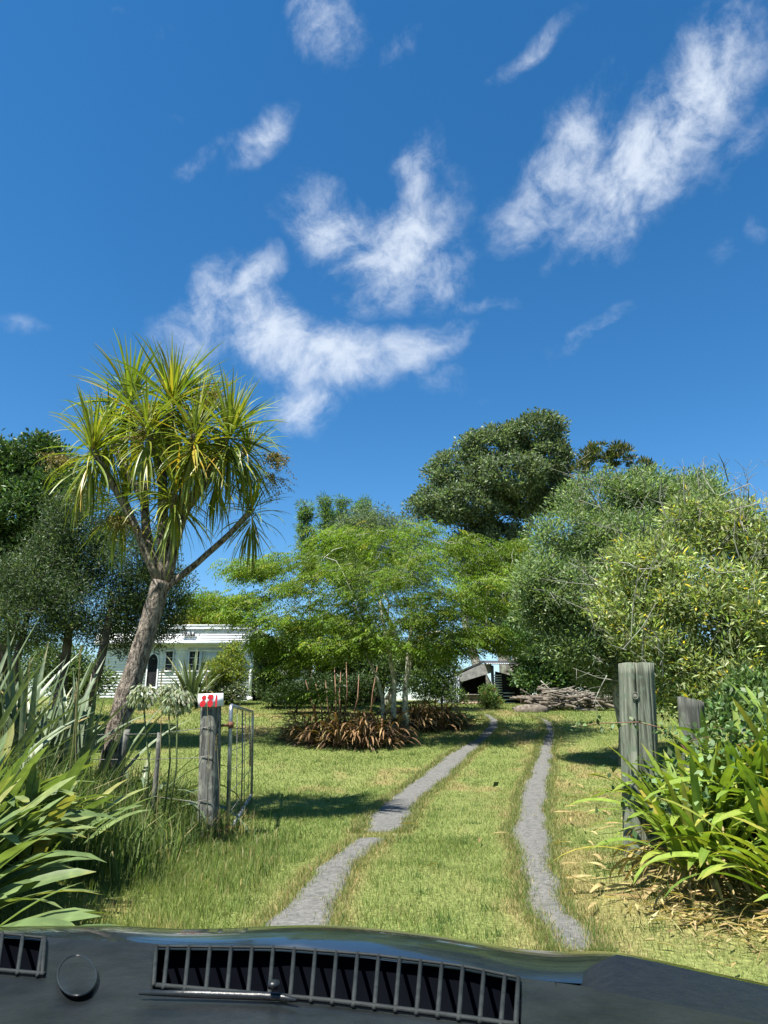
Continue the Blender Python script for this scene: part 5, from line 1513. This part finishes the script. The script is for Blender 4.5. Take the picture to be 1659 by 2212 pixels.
X = rng.normal(2.3, .33, n); Y = rng.normal(4.95, .45, n)
pos = np.stack([X, Y, ground_h(X, Y) + rng.uniform(.01, .10, n)], 1)
G.cards(pos, rdir(n) * [1, 1, .25], rdir(n) * .4 + [0, 0, 1], rng.uniform(.05, .2, n), rng.uniform(.006, .022, n), pal(n, [(.32, .25, .11), (.42, .34, .17), (.20, .14, .07)]))
o = G.obj('leaf_litter', M['leaf'], smooth_shade=False, stuff=True); tag(o, 'straw-coloured litter of dead leaves at the foot of the right agapanthus', 'litter')
# climbing rose shoot across the pale post
root = thing('rose_briar', 'glossy green briar shoot arching across the pale gate post', 'plant', (2.6, 5.9, gz(2.6, 5.9)))
paths = [[(1500, 1640, 6.0), (1440, 1575, 6.1), (1380, 1560, 6.15), (1300, 1562, 6.2), (1235, 1570, 6.3)], [(1500, 1640, 6.0), (1460, 1590, 6.0), (1420, 1580, 6.0)], [(1560, 1640, 5.9), (1540, 1590, 5.9), (1490, 1600, 5.9)], [(1600, 1650, 5.7), (1590, 1580, 5.6), (1540, 1570, 5.6)], [(1640, 1650, 5.6), (1630, 1600, 5.4), (1590, 1610, 5.4)]]
G = Geo(); F = Geo()
for pth in paths:
    pts = np.array([tuple(P(*p)) for p in pth]); pts = np.concatenate([[[pts[0, 0], pts[0, 1], gz(pts[0, 0], pts[0, 1])]], pts])
    G.tube(pts, np.linspace(.008, .003, len(pts)), 5, cap=False)
    m_ = 60; s = rng.random(m_) * (len(pts) - 1.01); i0 = s.astype(int); f = (s - i0)[:, None]
    p = pts[i0] * (1 - f) + pts[i0 + 1] * f + rng.normal(0, .02, (m_, 3))
    F.cards(p, rdir(m_) + [0, 0, -.2], rdir(m_) + [0, 0, 1], rng.uniform(.04, .075, m_), .035, pal(m_, [(.05, .10, .03), (.09, .15, .05), (.13, .19, .08)]))
m_ = 900; X = rng.normal(2.75, .42, m_); Y = rng.normal(5.7, .35, m_)
F.cards(np.stack([X, Y, ground_h(X, Y) + rng.uniform(.35, .8, m_)], 1), rdir(m_) + [0, 0, .1], rdir(m_) * .7 + [0, 0, 1], rng.uniform(.04, .08, m_), .04, pal(m_, [(.05, .10, .03), (.08, .14, .045), (.13, .19, .08)]))
G.obj('briar_stem', M['stem_red'], root); F.obj('foliage', M['leaf_waxy'], root, smooth_shade=False, stuff=True)


# ------------------------------------------------------------------ the car in front
def car():
    paint = noisy('dark_car_paint', (.006, .009, .012), (.009, .012, .016), 30, (1, 1, 1), .25, .5, .02, coat=1.0, bscale=120)
    plastic = noisy('dash_plastic', (.005, .0065, .007), (.013, .016, .017), 14, (1, 1, 1), .38, .40, .35, bscale=90, dist=.003)
    grain = noisy('grained_bonnet_edge', (.004, .006, .009), (.008, .010, .014), 40, (1, 1.6, 1), .42, .35, .5, bscale=110, dist=.006)
    matte = noisy('matte_slat', (.010, .013, .013), (.020, .024, .024), 40, rough=.7, spec=.2, bump=.2)
    root = thing('car', 'dark car bonnet and dashboard with slatted windscreen vents', 'car', (0, 1.2, 0))
    sil = np.array([(-120, 2005), (0, 2002), (120, 1999), (250, 1999), (380, 2006), (480, 2005), (580, 2000), (640, 1998), (720, 1998), (800, 2004), (900, 2014), (1000, 2028), (1100, 2046), (1170, 2054), (1230, 2056), (1290, 2053), (1340, 2057), (1420, 2073), (1500, 2092), (1580, 2110), (1660, 2127), (1800, 2160)], float)
    Yt, k = 1.32, 1.0
    xs = np.linspace(-120, 1800, 120); ysil = np.interp(xs, sil[:, 0], sil[:, 1])
    ker = np.ones(5) / 5; ysil = np.convolve(np.pad(ysil, 2, 'edge'), ker, 'valid')
    Ys = np.linspace(1.13, 2.3, 40)
    V = []
    for x, y in zip(xs, ysil):
        p = P(x, y, Yt); s = (p.z - EYE) / Yt
        for Y in Ys: V.append((p.x, Y, EYE + s * Y - k * (Y - Yt) ** 2 - (.02 * max(0, Yt - Y) if Y < Yt else 0)))
    n, m_ = len(xs), len(Ys)
    i, j = np.meshgrid(np.arange(n - 1), np.arange(m_ - 1), indexing='ij')
    q = np.stack([i * m_ + j, (i + 1) * m_ + j, (i + 1) * m_ + j + 1, i * m_ + j + 1], -1).reshape(-1, 4)
    Geo().add(V, q).obj('bonnet', paint, root)
    # dashboard sheet with real vent openings
    def D(x, y, dz=0):
        Y = np.interp(y, [1990, 2035, 2110, 2215, 2320], [1.12, 1.06, .92, .76, .62]); p = P(x, y, Y); return (p.x, p.y, p.z + dz)
    def top(x): return np.interp(x, [-200, 0, 110, 320, 360, 600, 800, 1000, 1130, 1250, 1800], [2008, 2010, 2018, 2030, 2034, 2038, 2054, 2080, 2104, 2120, 2230])
    def vt(x): return np.interp(x, [-150, 0, 95, 335, 600, 800, 1000, 1120], [2012, 2016, 2026, 2044, 2047, 2062, 2087, 2112])
    def vb(x): return np.interp(x, [-150, 0, 95, 335, 700, 900, 1120], [2090, 2096, 2104, 2128, 2160, 2184, 2214])
    X = np.arange(-180, 1801, 9.0); T = np.linspace(0, 1, 26)
    V, q = [], []
    for x in X:
        yt, yb = top(x), 2330
        a, b_ = vt(x), vb(x)
        rows = np.concatenate([np.linspace(yt, a, 4), np.linspace(a, b_, 12)[1:], np.linspace(b_, yb, 8)[1:]]) if x < 1200 else np.linspace(yt, yb, 22)
        V += [D(x, y, -.004) for y in rows]
    m_ = 22
    for i in range(len(X) - 1):
        xm = (X[i] + X[i + 1]) / 2
        hole = (-150 < xm < 98) or (336 < xm < 1122)
        for j in range(m_ - 1):
            if hole and 3 <= j < 14: continue
            q.append((i * m_ + j, i * m_ + j + 1, (i + 1) * m_ + j + 1, (i + 1) * m_ + j))
    dash = Geo().add(V, q).obj('dashboard', plastic, root)
    # duct below the openings
    xs3 = np.linspace(-220, 1250, 30); V = []
    for x in xs3: V += [D(x, top(x) + 1, -.008), D(x, top(x) + 12, -.06), D(x, 2140, -.075), D(x, 2330, -.03)]
    black = noisy('duct_black', (.0012, .0015, .003), (.002, .0025, .004), 10, rough=.9, spec=.02, bump=0)
    Geo().add(V, [(4 * i + j, 4 * i + j + 1, 4 * i + j + 5, 4 * i + j + 4) for i in range(29) for j in range(3)]).obj('vent_duct', black, dash)
    V = [D(x, vt(x) + (vb(x) - vt(x)) * .68, -.045) for x in np.linspace(345, 1120, 14)]
    Geo().tube(V, .006, 6).obj('duct_rail', plastic, dash)
    # slats
    for x in list(np.arange(-130, 95, 44)) + list(np.arange(360, 1118, 45.5)):
        lean = -6 if x > 300 else -8
        a, mid, b_ = D(x - lean * .5, vt(x) - 2, -.001), D(x - 4, (vt(x) + vb(x)) / 2, .002), D(x + lean, vb(x) + 2, -.001)
        Geo().tube([a, b_], .0026, 6).obj('vent_slat', matte, dash)
    # rims of the openings
    for x0, x1 in ((338, 1120), (-150, 97)):
        xx = np.linspace(x0, x1, 24)
        Geo().tube([D(x, vt(x), 0) for x in xx], .0018, 6).obj('vent_rim', matte, dash)
        Geo().tube([D(x, vb(x), 0) for x in xx], .0026, 6).obj('vent_rim', matte, dash)
        for x in (x0, x1): Geo().tube([D(x, vt(x), 0), D(x - 6, vb(x), 0)], .0026, 6).obj('vent_rim', matte, dash)
    # round sensor cap with rim
    a = np.linspace(0, 2 * math.pi, 33)
    ring = [D(166 + 42 * math.cos(t), 2112 + 44 * math.sin(t), .002) for t in a]
    Geo().tube(ring, .0014, 6, cap=False).obj('cap_rim', plastic, dash)
    c0 = D(166, 2112, .006)
    Geo().add(ring[:-1] + [c0], t=[(32, i, (i + 1) % 32) for i in range(32)]).obj('sensor_cap', plastic, dash)
    # trim bar along the near edge
    V = [D(x, y, .003) for x, y in [(300, 2152), (420, 2154), (600, 2160), (640, 2168)]]
    Geo().tube(V, [.002, .004, .004, .002], 8).obj('trim_bar', plastic, dash)
    Geo().tube([D(590, 2163, .012), D(590, 2163, .018)], .006, 12).obj('trim_bolt', plastic, dash)
    
    # grained padded shoulder on the right
    V = []; xs2 = np.linspace(1225, 1800, 50)
    for x in xs2:
        for t in np.linspace(0, 1, 26):
            y0 = np.interp(x, sil[:, 0], sil[:, 1]) + np.interp(x, [1225, 1265, 1330, 1800], [95, 40, 6, 3]); y = y0 + (2330 - y0) * t
            Y = 1.17 - .5 * t; p = P(x, y, Y); V.append((p.x, p.y, p.z))
    i, j = np.meshgrid(np.arange(49), np.arange(25), indexing='ij')
    q = np.stack([i * 26 + j, i * 26 + j + 1, (i + 1) * 26 + j + 1, (i + 1) * 26 + j], -1).reshape(-1, 4)
    Geo().add(V, q).obj('padded_shoulder', grain, root)


car()
